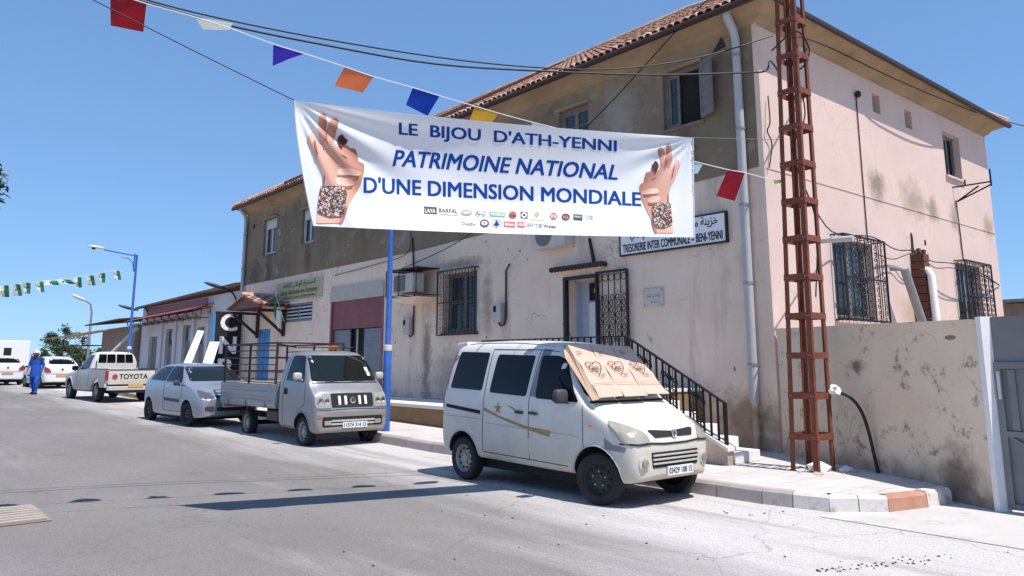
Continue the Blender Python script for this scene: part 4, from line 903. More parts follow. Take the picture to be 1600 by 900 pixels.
def panel(bv, ax, poly, name, mat, parent, off=.006, step=.07, skirt=.012, rad=.03, smooth=True):
    """a piece of trim or glass that follows the body: polygon in the view along ax, laid on the surface"""
    pts = rpoly(poly, rad) if rad else poly
    bm = bmesh.new(); f = bm.faces.new([bm.verts.new((a, b, 0)) for a, b in pts])
    xs = [p[0] for p in pts]; ys = [p[1] for p in pts]
    for lo, hi, no in ((min(xs), max(xs), (1, 0, 0)), (min(ys), max(ys), (0, 1, 0))):
        k = max(1, int((hi-lo)/step))
        for i in range(1, k):
            c = lo+(hi-lo)*i/k; bmesh.ops.bisect_plane(bm, geom=bm.verts[:]+bm.edges[:]+bm.faces[:], plane_co=(c, 0, 0) if no[0] else (0, c, 0), plane_no=no)
    _, d = AX[ax]; last = Vector((0, 0, 0)); hits = {}
    for v in bm.verts:
        h = hit(bv, ax, v.co.x, v.co.y, off); hits[v] = h
    good = [h for h in hits.values() if h is not None]
    if not good: bm.free(); return None
    for v, h in hits.items():
        if h is None:
            a, b = v.co.x, v.co.y; og, dd = AX[ax]; near = min(good, key=lambda g: (g-og(a, b)-dd*((g-og(a, b)).dot(dd))).length); h = near
        hits[v] = h
    for v, h in hits.items(): v.co = h
    be = [e for e in bm.edges if e.is_boundary]
    if skirt:
        r = bmesh.ops.extrude_edge_only(bm, edges=be)
        for g in r['geom']:
            if isinstance(g, bmesh.types.BMVert): g.co += d*skirt
    bmesh.ops.recalc_face_normals(bm, faces=bm.faces)
    me = bpy.data.meshes.new(name); bm.to_mesh(me); bm.free()
    ob = link(name, me, mat, parent, smooth)
    return ob
def seam(bv, ax, pts, parent, r=.005, name='panel_gap', mat='blackm', off=.0):
    out = []
    for p, q in zip(pts, pts[1:]):
        k = max(2, int(math.dist(p, q)/.05))
        for i in range(k+1):
            h = hit(bv, ax, p[0]+(q[0]-p[0])*i/k, p[1]+(q[1]-p[1])*i/k, off)
            if h is not None: out.append(h)
    if len(out) < 2: return None
    return MB().tube(out, r, 4).build(name, mat, parent)
def wheel(parent, x, y, z, r, w, rimmat, side, steer=0, holes=True, capr=.06, capmat=None):
    """side -1: outer face towards -y"""
    hub = MB().lathe([(r*.3, -.02), (r*.3, .05)], (0, 0, 0), 'y', 16).build('wheel', 'blackm', parent)
    hub.location = (x, y, z); hub.rotation_euler = (0, 0, steer + (math.pi if side > 0 else 0))
    tp = [(r*.64, -w*.45), (r*.66, -w*.5), (r*.80, -w*.53), (r*.93, -w*.5), (r*.985, -w*.38), (r, -w*.2), (r, w*.2), (r*.985, w*.38), (r*.93, w*.5), (r*.66, w*.5), (r*.64, w*.45)]
    MB().lathe(tp, (0, 0, 0), 'y', 36, False, False).build('tyre', 'rubber', hub, True)
    rp = [(r*.66, -w*.46), (r*.64, -w*.44), (r*.60, -w*.36), (r*.56, -w*.18), (r*.50, -w*.16), (r*.36, -w*.26), (r*.22, -w*.26), (r*.2, -w*.36), (r*.02, -w*.38)]
    rim = MB().lathe(rp, (0, 0, 0), 'y', 28, False).build('rim', rimmat, hub, True)
    m_ = MB()
    if holes:
        for i in range(10): a = 6.283*i/10; m_.lathe([(r*.055, 0), (r*.05, .02)], (math.cos(a)*r*.45, -w*.235-.012, math.sin(a)*r*.45), 'y', 8)
        stuff(m_.build('rim_holes', 'blackm', hub))
    m_ = MB()
    for i in range(5): a = 6.283*i/5+.3; m_.lathe([(.012, -.012), (.012, .01)], (math.cos(a)*r*.28, -w*.27-.004, math.sin(a)*r*.28), 'y', 6)
    stuff(m_.build('wheel_nuts', capmat or 'zinc', hub))
    return hub
def plate(parent, p, w, h, txt, nrm='f', mat='plate', tilt=0):
    """number plate with its figures; p = centre"""
    s = 1 if nrm == 'f' else -1
    o = MB().box(p[0]-.006, p[1]-w/2, p[2]-h/2, p[0]+.006, p[1]+w/2, p[2]+h/2).build('number_plate', mat, parent)
    if txt: letters('plate_figures', txt, lambda a, b: (p[0]+s*.008, p[1]+s*(a-w*.45), p[2]-h*.32+b), w*.9, h*.64, 'ink', o, .02)
    return o
def mirror_arm(parent, x, y, z, sy, mat, s=1):
    b = bmesh.new(); bmesh.ops.create_uvsphere(b, u_segments=12, v_segments=8, radius=1)
    for v in b.verts:
        q = Vector([math.copysign(abs(c)**.6, c) for c in v.co]); v.co = Vector((x+q.x*.05*s, y+sy*.09*s+q.y*.09*s, z+q.z*.075*s))
    me = bpy.data.meshes.new('wing_mirror'); b.to_mesh(me); b.free(); o = link('wing_mirror', me, mat, parent, 'all')
    MB().bar((x, y-sy*.02, z-.07*s), (x, y+sy*.06, z-.05*s), .03).build('mirror_foot', mat, o)
    MB().add([(x-.052*s, y+sy*.02*s, z-.05*s), (x-.052*s, y+sy*.16*s, z-.05*s), (x-.052*s, y+sy*.16*s, z+.05*s), (x-.052*s, y+sy*.02*s, z+.05*s)], [(0, 1, 2, 3)]).build('mirror_glass', 'glass', o)
# ------------------------------------------------------------------ white van
V = thing('white_minivan', 'dusty white minivan with cardboard over its windscreen and a gold side stripe', 'van', (-5.80, 7.33, 0))
vr = [(-.0, sec(.36, .46, .46, .50, .58, .52, .68, .49, .69, .2)), (-.035, sec(.30, .60, .46, .645, .64, .645, .78, .60, .80, .25)), (-.11, sec(.27, .68, .48, .715, .74, .715, .865, .64, .885)), (-.28, sec(.27, .74, .52, .762, .85, .755, .95, .67, .975)),
      (-.52, sec(.30, .75, .56, .775, .98, .765, 1.04, .70, 1.065)), (-.68, sec(.31, .755, .58, .78, 1.06, .767, 1.12, .72, 1.14)), (-.76, sec(.31, .755, .58, .78, 1.08, .767, 1.20, .715, 1.225)), (-1.18, sec(.31, .757, .6, .785, 1.12, .772, 1.74, .64, 1.765)), (-1.30, sec(.31, .757, .6, .785, 1.13, .772, 1.805, .63, 1.835)),
      (-1.9, sec(.32, .757, .62, .785, 1.14, .772, 1.86, .64, 1.89)), (-2.6, sec(.33, .757, .64, .785, 1.16, .772, 1.875, .64, 1.91)), (-3.3, sec(.34, .757, .65, .785, 1.18, .772, 1.87, .64, 1.90)), (-3.47, sec(.35, .75, .66, .78, 1.19, .765, 1.84, .63, 1.87)), (-3.57, sec(.37, .73, .66, .76, 1.17, .74, 1.5, .64, 1.53)), (-3.66, sec(.38, .70, .66, .72, 1.0, .70, 1.2, .64, 1.22)), (-3.73, sec(.40, .62, .6, .64, .75, .62, .85, .58, .86))]
VF, VR, VW = -.555, -3.10, .29
vme, vb = shell(vr, 'vanwhite', [(VF, .30, .355, 0), (VR, .31, .35, 0)], 2, {0: .6, 1: .8, 2: .5, 4: .35, 7: .3})
body = link('body', vme, None, V, True)
for s_, ax in ((-1, 'r'), (1, 'l')):
    wq = [[(-3.42, 1.24), (-2.66, 1.22), (-2.60, 1.73), (-3.31, 1.75)], [(-2.51, 1.20), (-1.74, 1.17), (-1.66, 1.685), (-2.43, 1.705)], [(-1.58, 1.155), (-.80, 1.13), (-.90, 1.25), (-1.14, 1.62), (-1.24, 1.68), (-1.53, 1.685)]]
    for q in wq:
        panel(vb, ax, [(a+(.012 if i in (0, 3) else -.012), b+(-.0 if i < 2 else 0)) for i, (a, b) in enumerate(q)], 'window', 'glass', V, .007, .09, rad=.045)
    for pts in ([(-2.64, .42), (-2.62, 1.0), (-2.55, 1.78)], [(-1.69, .40), (-1.69, 1.1), (-1.60, 1.76)], [(-.73, .62), (-.74, 1.1)], [(-2.64, .42), (-1.0, .385)], [(-2.55, 1.775), (-1.60, 1.755), (-1.28, 1.73)]): seam(vb, ax, pts, V, .0055)
    seam(vb, ax, [(-3.62, .86), (-2.66, .84)], V, .006, 'crease_line', 'trim'); seam(vb, ax, [(-2.6, .80), (-.8, .74)], V, .005, 'crease_line', 'trim')
    panel(vb, ax, [(-3.50, .97), (-2.68, .905), (-2.68, .955), (-3.50, 1.015)], 'door_track', 'blackm', V, .004, .1, rad=.015)
    for xx in (-1.86, -1.58): panel(vb, ax, [(xx-.07, .955), (xx+.07, .95), (xx+.07, .985), (xx-.07, .99)], 'door_handle', 'cardark', V, .03, .05, .03, rad=.015)
    panel(vb, ax, [(-1.79, .47), (-1.62, .465), (-1.62, .66), (-1.79, .665)], 'fuel_flap', 'vanwhite', V, .004, .08, rad=.04)
    panel(vb, ax, [(-2.62, 1.005), (-2.3, .91), (-1.72, .80), (-1.28, .775), (-1.30, .70), (-1.72, .765), (-2.2, .86), (-2.6, .955)], 'stripe_decal', 'gold', V, .004, .1, .004, rad=.005)
    star = []
    for i in range(10):
        a = 1.57+i*.628; r_ = .085 if i % 2 == 0 else .034; star.append((-2.30+math.cos(a)*r_, 1.0+math.sin(a)*r_))
    panel(vb, ax, star, 'star_decal', 'gold', V, .005, .05, .004, rad=0)
    panel(vb, ax, [(-2.12, 1.05), (-1.98, 1.02), (-1.9, .95), (-1.99, 1.0)], 'swoosh_decal', 'decalgrey', V, .004, .05, .004, rad=.005)
    for x0 in (-1.62, -1.98):
        panel(vb, ax, [(x0-.05, 1.18), (x0+.08, 1.16), (x0+.22, 1.76), (x0+.06, 1.77)] if x0 > -1.7 else [(x0+.06, 1.70), (x0+.16, 1.70), (x0+.24, 1.77), (x0+.12, 1.775)], 'roof_stripe', 'decalgrey', V, .003, .06, .004, rad=.01)
    MB().tube([hit(vb, ax, -.62+.04*i, .88, .01) for i in range(2)], .016, 8).build('side_repeater', 'lensorange', V)
    seam(vb, ax, [(VF+math.cos(R(a_))*.362, .30+math.sin(R(a_))*.362) for a_ in range(0, 185, 12)], V, .012, 'arch_lip', 'trim')
    seam(vb, ax, [(VR+math.cos(R(a_))*.357, .31+math.sin(R(a_))*.357) for a_ in range(-5, 190, 12)], V, .010, 'arch_lip', 'trim')
    panel(vb, 'b', [(s_*.60, .95), (s_*.73, .95), (s_*.66, 1.7), (s_*.58, 1.7)], 'tail_light', 'lensred', V, .02, .08, .03)
    panel(vb, ax, [(-3.585, 1.2), (-3.52, 1.2), (-3.40, 1.76), (-3.45, 1.76)], 'tail_light', 'lensred', V, .008, .08, .01, rad=.01)
    # lamps and fog lights
    lm = panel(vb, 'f', [(s_*.43, .715), (s_*.60, .70), (s_*.725, .715), (s_*.745, .90), (s_*.70, .945), (s_*.60, .895), (s_*.46, .80)], 'headlight', 'lensold', V, .018, .04, .05, rad=.03)
    seam(vb, 'f', [(s_*.41, .70), (s_*.60, .688), (s_*.735, .70)], lm, .009, 'lamp_edge', 'blackm', .01)
    fg = panel(vb, 'f', [(s_*.46, .42), (s_*.60, .42), (s_*.61, .56), (s_*.47, .56)], 'fog_surround', 'vanwhite', V, .012, .05, .02, rad=.06)
    c_ = hit(vb, 'f', s_*.53, .49, .02); MB().lathe([(.045, -.01), (.045, .008), (.03, .014)], tuple(c_), 'x', 14).build('fog_lamp', 'steel', fg)
    mirror_arm(V, -.98, s_*.79, 1.20, s_, 'cardark', 1.15)
    wheel(V, VF, s_*.66, VW, VW, .17, 'steeldark', s_, R(16)); wheel(V, VR, s_*.665, VW, VW, .17, 'steel', s_)
panel(vb, 'f', [(-.33, .755), (.33, .755), (.40, .83), (.36, .84), (0, .815), (-.36, .84), (-.40, .83)], 'grille', 'blackm', V, .008, .05, .02, rad=.015)
bd = hit(vb, 'f', 0, .785, .02); MB().lathe([(.045, -.005), (.045, .012), (.036, .02), (.03, .012)], tuple(bd), 'x', 18).build('badge', 'chrome', V, True)
seam(vb, 'f', [(-.43, .70), (-.2, .685), (.2, .685), (.43, .70)], V, .012, 'bumper_gap', 'blackm')
lg = panel(vb, 'f', [(-.40, .43), (.40, .43), (.42, .60), (-.42, .60)], 'lower_grille', 'blackm', V, .006, .05, .01, rad=.02)
for zz in (.475, .52, .565): panel(vb, 'f', [(-.40, zz-.008), (.40, zz-.008), (.40, zz+.012), (-.40, zz+.012)], 'grille_bar', 'trim', V, .018, .06, .012, rad=.004)
panel(vb, 'r', [(-.40, .63), (-.14, .61), (-.12, .66), (-.28, .69), (-.40, .76)], 'bumper_tape', 'decalgrey', V, .005, .05, .004, rad=.01)
plate(V, (.012, .06, .385), .46, .10, '03429 108 15')
ws = panel(vb, 'f', [(-.66, 1.19), (.66, 1.19), (.60, 1.70), (-.60, 1.70)], 'windscreen', 'glasstint', V, .008, .08, .01, rad=.06)
for sy, L in ((-.25, .5), (.28, .55)): 
    pts = [hit(vb, 'f', sy+L*.1*i*(1 if sy < 0 else -1), 1.165+.004*i, .02) for i in range(6)]; MB().tube(pts, .008, 5).build('wiper', 'blackm', V)
seam(vb, 'f', [(-.66, 1.13), (-.3, 1.13), (.3, 1.13), (.66, 1.13)], V, .02, 'scuttle', 'blackm')
MB().tube([(-1.30, -.3, 1.84), (-1.5, -.34, 2.1)], .004, 5).build('aerial', 'blackm', V)
MB().add([(-3.25, -.58, 1.83), (-3.25, .58, 1.83), (-3.52, .57, 1.82), (-3.52, -.57, 1.82), (-3.25, -.58, 1.895), (-3.25, .58, 1.895), (-3.53, .57, 1.875), (-3.53, -.57, 1.875)], [(0, 1, 2, 3), (4, 7, 6, 5), (0, 4, 5, 1), (1, 5, 6, 2), (2, 6, 7, 3), (3, 7, 4, 0)]).build('roof_spoiler', 'vanwhite', V, bevel=.02)
for s_ in (-1, 1): MB().tube([hit(vb, 't', -1.4-.3*i_, s_*.56, .004) for i_ in range(7)], .010, 5).build('roof_channel', 'trim', V)
MB().box(-3.3, -.55, .18, -.5, .55, .33).build('underbody', 'blackm', V)
# cardboard on the windscreen
CB = thing('cardboard_sunshade', 'flattened printed cardboard boxes laid over the windscreen of the van', 'cardboard', (-5.80, 7.33, 0))
def cardpt(y, t, off):   # t 0 bottom .. 1 top along the screen
    return Vector((-.595-.55*t - .04*t*t + off*.75, y, 1.15+.61*t + off*.65 + .012*(1-(y/.7)**2)))
for i, (y0, y1, t0) in enumerate(((-.655, -.235, .02), (-.225, .195, .0), (.205, .64, .03))):
    k = 1-.06*i*0; mb = MB(); n_ = 7; vs = []
    for d in (.035, .047):
        for j in range(n_+1):
            t_ = t0+(1.02-t0)*j/n_; sh = 1-.12*t_
            vs += [tuple(cardpt(y*sh, t_, d+.012*math.sin(j*1.9+i))) for y in (y0, y1)]
    q = 2*(n_+1); fs = []
    for j in range(n_): fs += [(2*j, 2*j+1, 2*j+3, 2*j+2), (q+2*j, q+2*j+2, q+2*j+3, q+2*j+1), (2*j, 2*j+2, q+2*j+2, q+2*j), (2*j+1, q+2*j+1, q+2*j+3, 2*j+3)]
    fs += [(0, q, q+1, 1), (2*n_, 2*n_+1, q+2*n_+1, q+2*n_)]
    sh_ = MB().add(vs, fs).build('cardboard_sheet', 'cardpale', CB)
    cp = lambda a, b, yy=(y0+y1)/2, W_=.2: tuple(cardpt((yy+a)*(1-.12*b), b, .068))
    yy = (y0+y1)/2
    letters('print', 'Cmaz', lambda a, b: tuple(cardpt((yy-.10+a)*.94, .50+b, .072)), .17, .10, 'cardink', sh_, .012, .3)
    letters('print', 'Cola', lambda a, b: tuple(cardpt((yy+.0+a)*.94, .38+b, .072)), .10, .07, 'cardink', sh_, .0, .5)
    hv = MB()
    hv.tube([cardpt((yy+math.sin(u)**3*.135)*.94, .56+(.13*math.cos(u)-.05*math.cos(2*u)-.02*math.cos(3*u))*.9, .072) for u in [6.283*q_/28 for q_ in range(29)]], .005, 4); hv.build('print_emblem', 'cardink', sh_)
    for r_ in range(2): 
        hb = MB(); hb.tube([cardpt((yy-.16)*.92, .86-.035*r_, .072), cardpt((yy-.06)*.92, .86-.035*r_, .072)], .004, 4); hb.build('print_line', 'cardink', sh_)
    seam_ = MB().tube([cardpt(y0*.97, .25, .070), cardpt(y1*.97, .25, .070)], .004, 4).build('fold_crease', 'card', sh_)
mb = MB(); vs = [tuple(cardpt(-.657, .0, .04)), tuple(cardpt(-.575, 1.02, .055)), tuple(cardpt(-.58, 1.08, .0)), tuple(cardpt(-.655, .86, -.03)), tuple(cardpt(-.715, .02, .0))]
vs2 = [tuple(Vector(v)+Vector((0, -.012, -.004))) for v in vs]
mb.add(vs+vs2, [(0, 1, 2, 3, 4), (9, 8, 7, 6, 5)]+[(i, (i+1) % 5, 5+(i+1) % 5, 5+i) for i in range(5)]); mb.build('folded_flap', 'card', CB)
# ------------------------------------------------------------------ silver mini truck
K = thing('silver_mini_truck', 'silver mini truck with dropside bed and dark iron cage, parked behind the van', 'truck', (-13.60, 7.42, 0))
kr = [(0, sec(.34, .60, .45, .66, .55, .66, .66, .62, .67)), (-.03, sec(.29, .70, .45, .745, .58, .745, .72, .70, .735)), (-.09, sec(.28, .76, .50, .785, .80, .775, .98, .72, 1.0)), (-.16, sec(.28, .77, .52, .79, .95, .785, 1.055, .74, 1.08)), (-.32, sec(.30, .77, .55, .795, 1.10, .79, 1.17, .75, 1.19)),
      (-.40, sec(.30, .77, .55, .797, 1.14, .79, 1.27, .74, 1.29)), (-.72, sec(.31, .77, .6, .797, 1.2, .785, 1.72, .65, 1.745)), (-.84, sec(.31, .77, .6, .797, 1.22, .785, 1.79, .635, 1.82)), (-1.2, sec(.32, .77, .6, .797, 1.22, .785, 1.82, .64, 1.855)), (-1.62, sec(.33, .77, .6, .797, 1.22, .785, 1.80, .64, 1.835)), (-1.72, sec(.34, .76, .6, .785, 1.22, .775, 1.76, .63, 1.79)), (-1.76, sec(.38, .70, .6, .72, 1.2, .72, 1.68, .58, 1.70))]
KF, KR, KW = -.62, -3.52, .285
kme, kb = shell(kr, 'silver', [(KF, .29, .36, 0)], 2, {0: .6, 1: .8, 2: .5, 4: .3, 7: .2})
link('cab', kme, None, K, True)
for s_, ax in ((-1, 'r'), (1, 'l')):
    panel(kb, ax, [(-1.40, 1.245), (-.58, 1.22), (-.62, 1.33), (-.82, 1.68), (-.92, 1.73), (-1.36, 1.735)], 'window', 'glass', K, .007, .08, rad=.04)
    for pts in ([(-1.50, .36), (-1.50, 1.2), (-1.44, 1.78)], [(-.98, .40), (-.78, .68), (-.50, .80), (-.50, 1.18)], [(-1.5, .36), (-.98, .36)]): seam(kb, ax, pts, K, .005)
    panel(kb, ax, [(-1.44, .97), (-1.30, .97), (-1.30, 1.09), (-1.44, 1.09)], 'door_handle', 'blackm', K, .012, .06, rad=.02)
    seam(kb, ax, [(KF+math.cos(R(a_))*.375, .29+math.sin(R(a_))*.375) for a_ in range(0, 185, 12)], K, .018, 'arch_lip', 'silver')
    h1 = panel(kb, 'f', [(s_*.46, .74), (s_*.74, .74), (s_*.765, .80), (s_*.75, 1.02), (s_*.47, 1.01)], 'headlight', 'lens', K, .014, .05, .03, rad=.03)
    for yy, rr in ((.55, .055), (.67, .06)): c_ = hit(kb, 'f', s_*yy, .87, .02); MB().lathe([(rr, -.01), (rr, .008), (rr*.8, .012), (rr*.7, .0)], tuple(c_), 'x', 14).build('reflector', 'chrome', h1)
    panel(kb, 'f', [(s_*.66, .56), (s_*.72, .56), (s_*.72, .62), (s_*.66, .62)], 'indicator', 'lensorange', K, .01, .05, rad=.01)
    panel(kb, 'f', [(s_*.47, .43), (s_*.60, .43), (s_*.60, .51), (s_*.47, .51)], 'fog_lamp', 'lens', K, .022, .05, rad=.01)
    mirror_arm(K, -.62, s_*.81, 1.33, s_, 'trim', 1.0)
    wheel(K, KF, s_*.67, KW, KW, .17, 'steel', s_, 0); wheel(K, KR, s_*.64, KW, KW, .17, 'steel', s_)
panel(kb, 'f', [(-.44, .75), (.44, .75), (.45, 1.01), (-.45, 1.01)], 'grille', 'blackm', K, .008, .06, .02, rad=.03)
for yy in (-.28, -.15, .15, .28): panel(kb, 'f', [(yy-.025, .80), (yy+.025, .80), (yy+.025, .96), (yy-.025, .96)], 'grille_fin', 'inkwhite', K, .018, .06, .014, rad=.008)
c_ = hit(kb, 'f', 0, .88, .02); MB().lathe([(.065, -.01), (.065, .012), (.045, .02), (.04, .012)], tuple(c_), 'x', 20).build('badge', 'chrome', K, True)
seam(kb, 'f', [(-.36, .775), (.36, .775)], K, .008, 'grille_strip', 'chrome', .01)
panel(kb, 'f', [(-.64, .40), (.64, .40), (.64, .58), (-.64, .58)], 'lower_grille', 'blackm', K, .005, .08, .01, rad=.03)
for zz in (.44, .50): panel(kb, 'f', [(-.46, zz-.012), (.46, zz-.012), (.46, zz+.022), (-.46, zz+.022)], 'bumper_bar', 'trim', K, .016, .08, .012, rad=.006)
seam(kb, 'f', [(-.75, .70), (0, .715), (.75, .70)], K, .007, 'bumper_gap')
plate(K, (.022, .03, .42), .52, .11, '11574 314 15')
panel(kb, 'f', [(-.71, 1.235), (.71, 1.235), (.615, 1.735), (-.615, 1.735)], 'windscreen', 'glasstint', K, .008, .08, .01, rad=.06)
seam(kb, 'f', [(-.70, 1.205), (.70, 1.205)], K, .014, 'scuttle')
for sy in (-.45, .12): MB().tube([hit(kb, 'f', sy+.08*i, 1.225+.006*i, .02) for i in range(6)], .007, 5).build('wiper', 'blackm', K)
panel(kb, 'f', [(.50, 1.42), (.57, 1.42), (.56, 1.5), (.49, 1.5)], 'sticker', 'plate', K, .012, .1, rad=0); panel(kb, 'f', [(.52, 1.33), (.59, 1.33), (.58, 1.41), (.51, 1.41)], 'sticker', 'plate', K, .012, .1, rad=0)
MB().tube([(-.86, 0, 1.83), (-.83, 0, 1.89)], .012, 6).build('aerial_stub', 'blackm', K)
# chassis and bed
MB().box(-4.8, -.38, .40, -1.6, -.28, .52).build('chassis_rail', 'blackm', K); MB().box(-4.8, .28, .40, -1.6, .38, .52).build('chassis_rail', 'blackm', K)
MB().tube([(KR, -.6, KW), (KR, .6, KW)], .05, 8).build('rear_axle', 'blackm', K)
MB().box(-2.7, -.62, .38, -2.1, -.3, .60).build('fuel_tank', 'cardark', K, bevel=.03); MB().box(-2.5, .3, .38, -2.0, .62, .58).build('battery_box', 'cardark', K)
MB().box(-4.98, -.79, .66, -1.84, .79, .72).build('bed_floor', 'steel', K)
def side_panel(x0, x1, y, name='dropside'):
    mb = MB(); pr = [(.70, 0), (.74, .02), (.80, .02), (.82, .0), (.88, .0), (.90, .02), (.98, .02), (1.0, 0), (1.06, 0), (1.08, .02), (1.14, .02), (1.15, -.005), (1.15, -.03), (.70, -.03)]
    sg = -1 if y < 0 else 1; vs = [(x, y+sg*o_, z) for x in (x0, x1) for z, o_ in pr]; k = len(pr)
    mb.add(vs, [tuple(range(k-1, -1, -1)), tuple(range(k, 2*k))]+[(i, (i+1) % k, k+(i+1) % k, k+i) for i in range(k)]); o = mb.build(name, 'silver', K)
    for xx in (x0+.5, (x0+x1)/2, x1-.5): MB().box(xx-.03, y+sg*.02, .66, xx+.03, y+sg*.035, .78).build('hinge', 'steel', o)
side_panel(-4.98, -1.86, -.79); side_panel(-4.98, -1.86, .79)
MB().box(-5.02, -.79, .70, -4.985, .79, 1.15).build('tailboard', 'silver', K); MB().box(-1.85, -.78, .72, -1.81, .78, 1.2).build('headboard', 'silver', K)
cgp = MB(); xs_ = (-4.9, -3.4, -1.95)
for y in (-.76, .76):
    for x in xs_: MB().bar((x, y, .74), (x, y, 2.0), .04).build('cage_post', 'wooddark', K)
    for i in range(6): z = 1.25+.15*i; MB().bar((xs_[0], y, z), (xs_[2], y, z), .022 if i < 5 else .035).build('cage_rail', 'wooddark', K)
    MB().bar((xs_[2], y, 1.98), (-1.45, y*.75, 1.90), .03).build('cage_stay', 'wooddark', K)
for x in (xs_[0], xs_[2]):
    for z in (1.4, 1.7, 2.0): MB().bar((x, -.76, z), (x, .76, z), .03).build('cage_rail', 'wooddark', K)
MB().tube([(-1.5, -.5, 1.9), (-.95, -.45, 1.9), (-.95, .45, 1.9), (-1.5, .5, 1.9)], .012, 6).build('roof_rack', 'wooddark', K)
WL = thing('wooden_load', 'worn wooden boards lying in the bed of the mini truck', 'boards', (-13.6, 7.42, 0))
for i in range(5): MB().box(-4.6+.1*i, -.62+.25*i, .73, -2.0-.08*i, -.42+.25*i, 1.14+.03*(i % 2)).build('board', 'card', WL)
MB().lathe([(.09, 0), (.11, .03), (.1, .07), (.02, .09)], (-1.05, .05, 1.85), 'z', 12).build('roof_beacon', 'lensorange', K)
# ------------------------------------------------------------------ hatchback and far cars
def hatch(name, label, loc, rz, mat, front_txt=None, rear=False, group=None, ptxt=None):
    t = thing(name, label, 'car', loc, rz, group)
    rg = [(0, sec(.30, .45, .45, .55, .55, .55, .62, .5, .63)), (-.05, sec(.24, .62, .45, .70, .60, .70, .68, .62, .69)), (-.18, sec(.21, .74, .48, .79, .70, .77, .76, .66, .77)), (-.42, sec(.20, .78, .5, .815, .86, .79, .90, .70, .915)), (-.82, sec(.2, .79, .55, .82, .95, .80, .985, .73, 1.0)),
          (-.94, sec(.2, .79, .55, .82, .97, .80, 1.07, .71, 1.09)), (-1.48, sec(.2, .79, .55, .82, .98, .80, 1.40, .60, 1.42)), (-1.68, sec(.2, .79, .55, .82, .99, .80, 1.445, .595, 1.47)), (-2.4, sec(.2, .79, .55, .82, 1.0, .80, 1.455, .595, 1.485)), (-3.0, sec(.21, .79, .56, .82, 1.02, .79, 1.43, .585, 1.46)), (-3.38, sec(.24, .77, .58, .80, 1.02, .77, 1.36, .56, 1.39)), (-3.6, sec(.27, .74, .6, .77, .99, .75, 1.18, .60, 1.2)), (-3.72, sec(.29, .70, .6, .72, .92, .70, 1.02, .60, 1.04)), (-3.78, sec(.32, .55, .55, .58, .7, .58, .78, .5, .79))]
    me, bv = shell(rg, mat, [(-.72, .28, .335, 0), (-3.19, .28, .335, 0)], 2, {0: .6, 1: .8, 2: .5, 4: .4, 7: .2}); link('body', me, None, t, True)
    for s_, ax in ((-1, 'r'), (1, 'l')):
        panel(bv, ax, [(-2.12, 1.03), (-1.12, 1.01), (-1.22, 1.10), (-1.58, 1.36), (-1.68, 1.39), (-2.08, 1.395)], 'window', 'glass', t, .006, .09, rad=.03); panel(bv, ax, [(-3.22, 1.06), (-2.2, 1.035), (-2.16, 1.395), (-2.8, 1.385), (-3.08, 1.32)], 'window', 'glass', t, .006, .09, rad=.05)
        for pts in ([(-2.17, .34), (-2.17, 1.0), (-2.12, 1.38)], [(-1.06, .62), (-1.06, .98)], [(-2.17, .32), (-1.1, .32)]): seam(bv, ax, pts, t, .005)
        panel(bv, ax, [(-2.1, .56), (-1.15, .54), (-1.15, .61), (-2.1, .63)], 'door_rub_strip', 'cardark', t, .008, .1, rad=.02)
        panel(bv, ax, [(-2.08, .86), (-1.92, .86), (-1.92, .90), (-2.08, .90)], 'door_handle', mat, t, .02, .06, .02, rad=.015)
        panel(bv, 'f', [(s_*.40, .66), (s_*.62, .64), (s_*.735, .68), (s_*.745, .80), (s_*.66, .845), (s_*.46, .75)], 'headlight', 'lensclear', t, .012, .05, .03, rad=.03)
        panel(bv, 'f', [(s_*.42, .36), (s_*.62, .36), (s_*.64, .47), (s_*.42, .47)], 'fog_surround', 'cardark', t, .008, .06, .01, rad=.03)
        panel(bv, 'b', [(s_*.46, .72), (s_*.70, .72), (s_*.73, .86), (s_*.70, 1.0), (s_*.60, .95), (s_*.5, .85)], 'tail_light', 'lensred', t, .015, .05, .03, rad=.03)
        mirror_arm(t, -1.18, s_*.81, 1.0, s_, 'cardark' if front_txt else mat, .85)
        wheel(t, -.72, s_*.71, .28, .28, .18, 'steeldark' if front_txt else 'steel', s_, R(6)); wheel(t, -3.19, s_*.71, .28, .28, .18, 'steeldark' if front_txt else 'steel', s_)
    panel(bv, 'f', [(-.66, 1.04), (.66, 1.04), (.56, 1.39), (-.56, 1.39)], 'windscreen', 'glasstint', t, .007, .08, .01, rad=.06); panel(bv, 'b', [(-.58, 1.10), (.58, 1.10), (.48, 1.36), (-.48, 1.36)], 'rear_window', 'glass', t, .007, .08, .01, rad=.05)
    panel(bv, 'f', [(-.36, .36), (.36, .36), (.36, .45), (-.36, .45)], 'lower_grille', 'blackm', t, .008, .06, .01, rad=.02); panel(bv, 'f', [(-.36, .655), (.36, .655), (.40, .72), (-.40, .72)], 'grille', 'blackm', t, .008, .06, .01, rad=.02)
    seam(bv, 'f', [(-.72, .62), (0, .625), (.72, .62)], t, .006, 'bumper_gap'); seam(bv, 'f', [(-.66, .80), (-.3, .755), (.3, .755), (.66, .80)], t, .006, 'bonnet_gap')
    seam(bv, 'b', [(-.66, .66), (.66, .66)], t, .008, 'bumper_gap'); c_ = hit(bv, 'b', 0, .86, .01); MB().lathe([(.05, -.01), (.05, .01)], tuple(c_), 'x', 12).build('badge', 'blackm', t)
    if front_txt: plate(t, (.02, .02, .50), .50, .11, front_txt)
    plate(t, (-3.795, 0, .60), .50, .11, ptxt, 'b', 'plateyellow')
    MB().box(-3.3, -.6, .13, -.6, .6, .24).build('underbody', 'blackm', t)
    return t
hatch('silver_hatchback', 'small silver hatchback facing us behind the mini truck', (-18.7, 6.95, zr(-20)), R(4.5), 'silverlight', '02489 307 15')
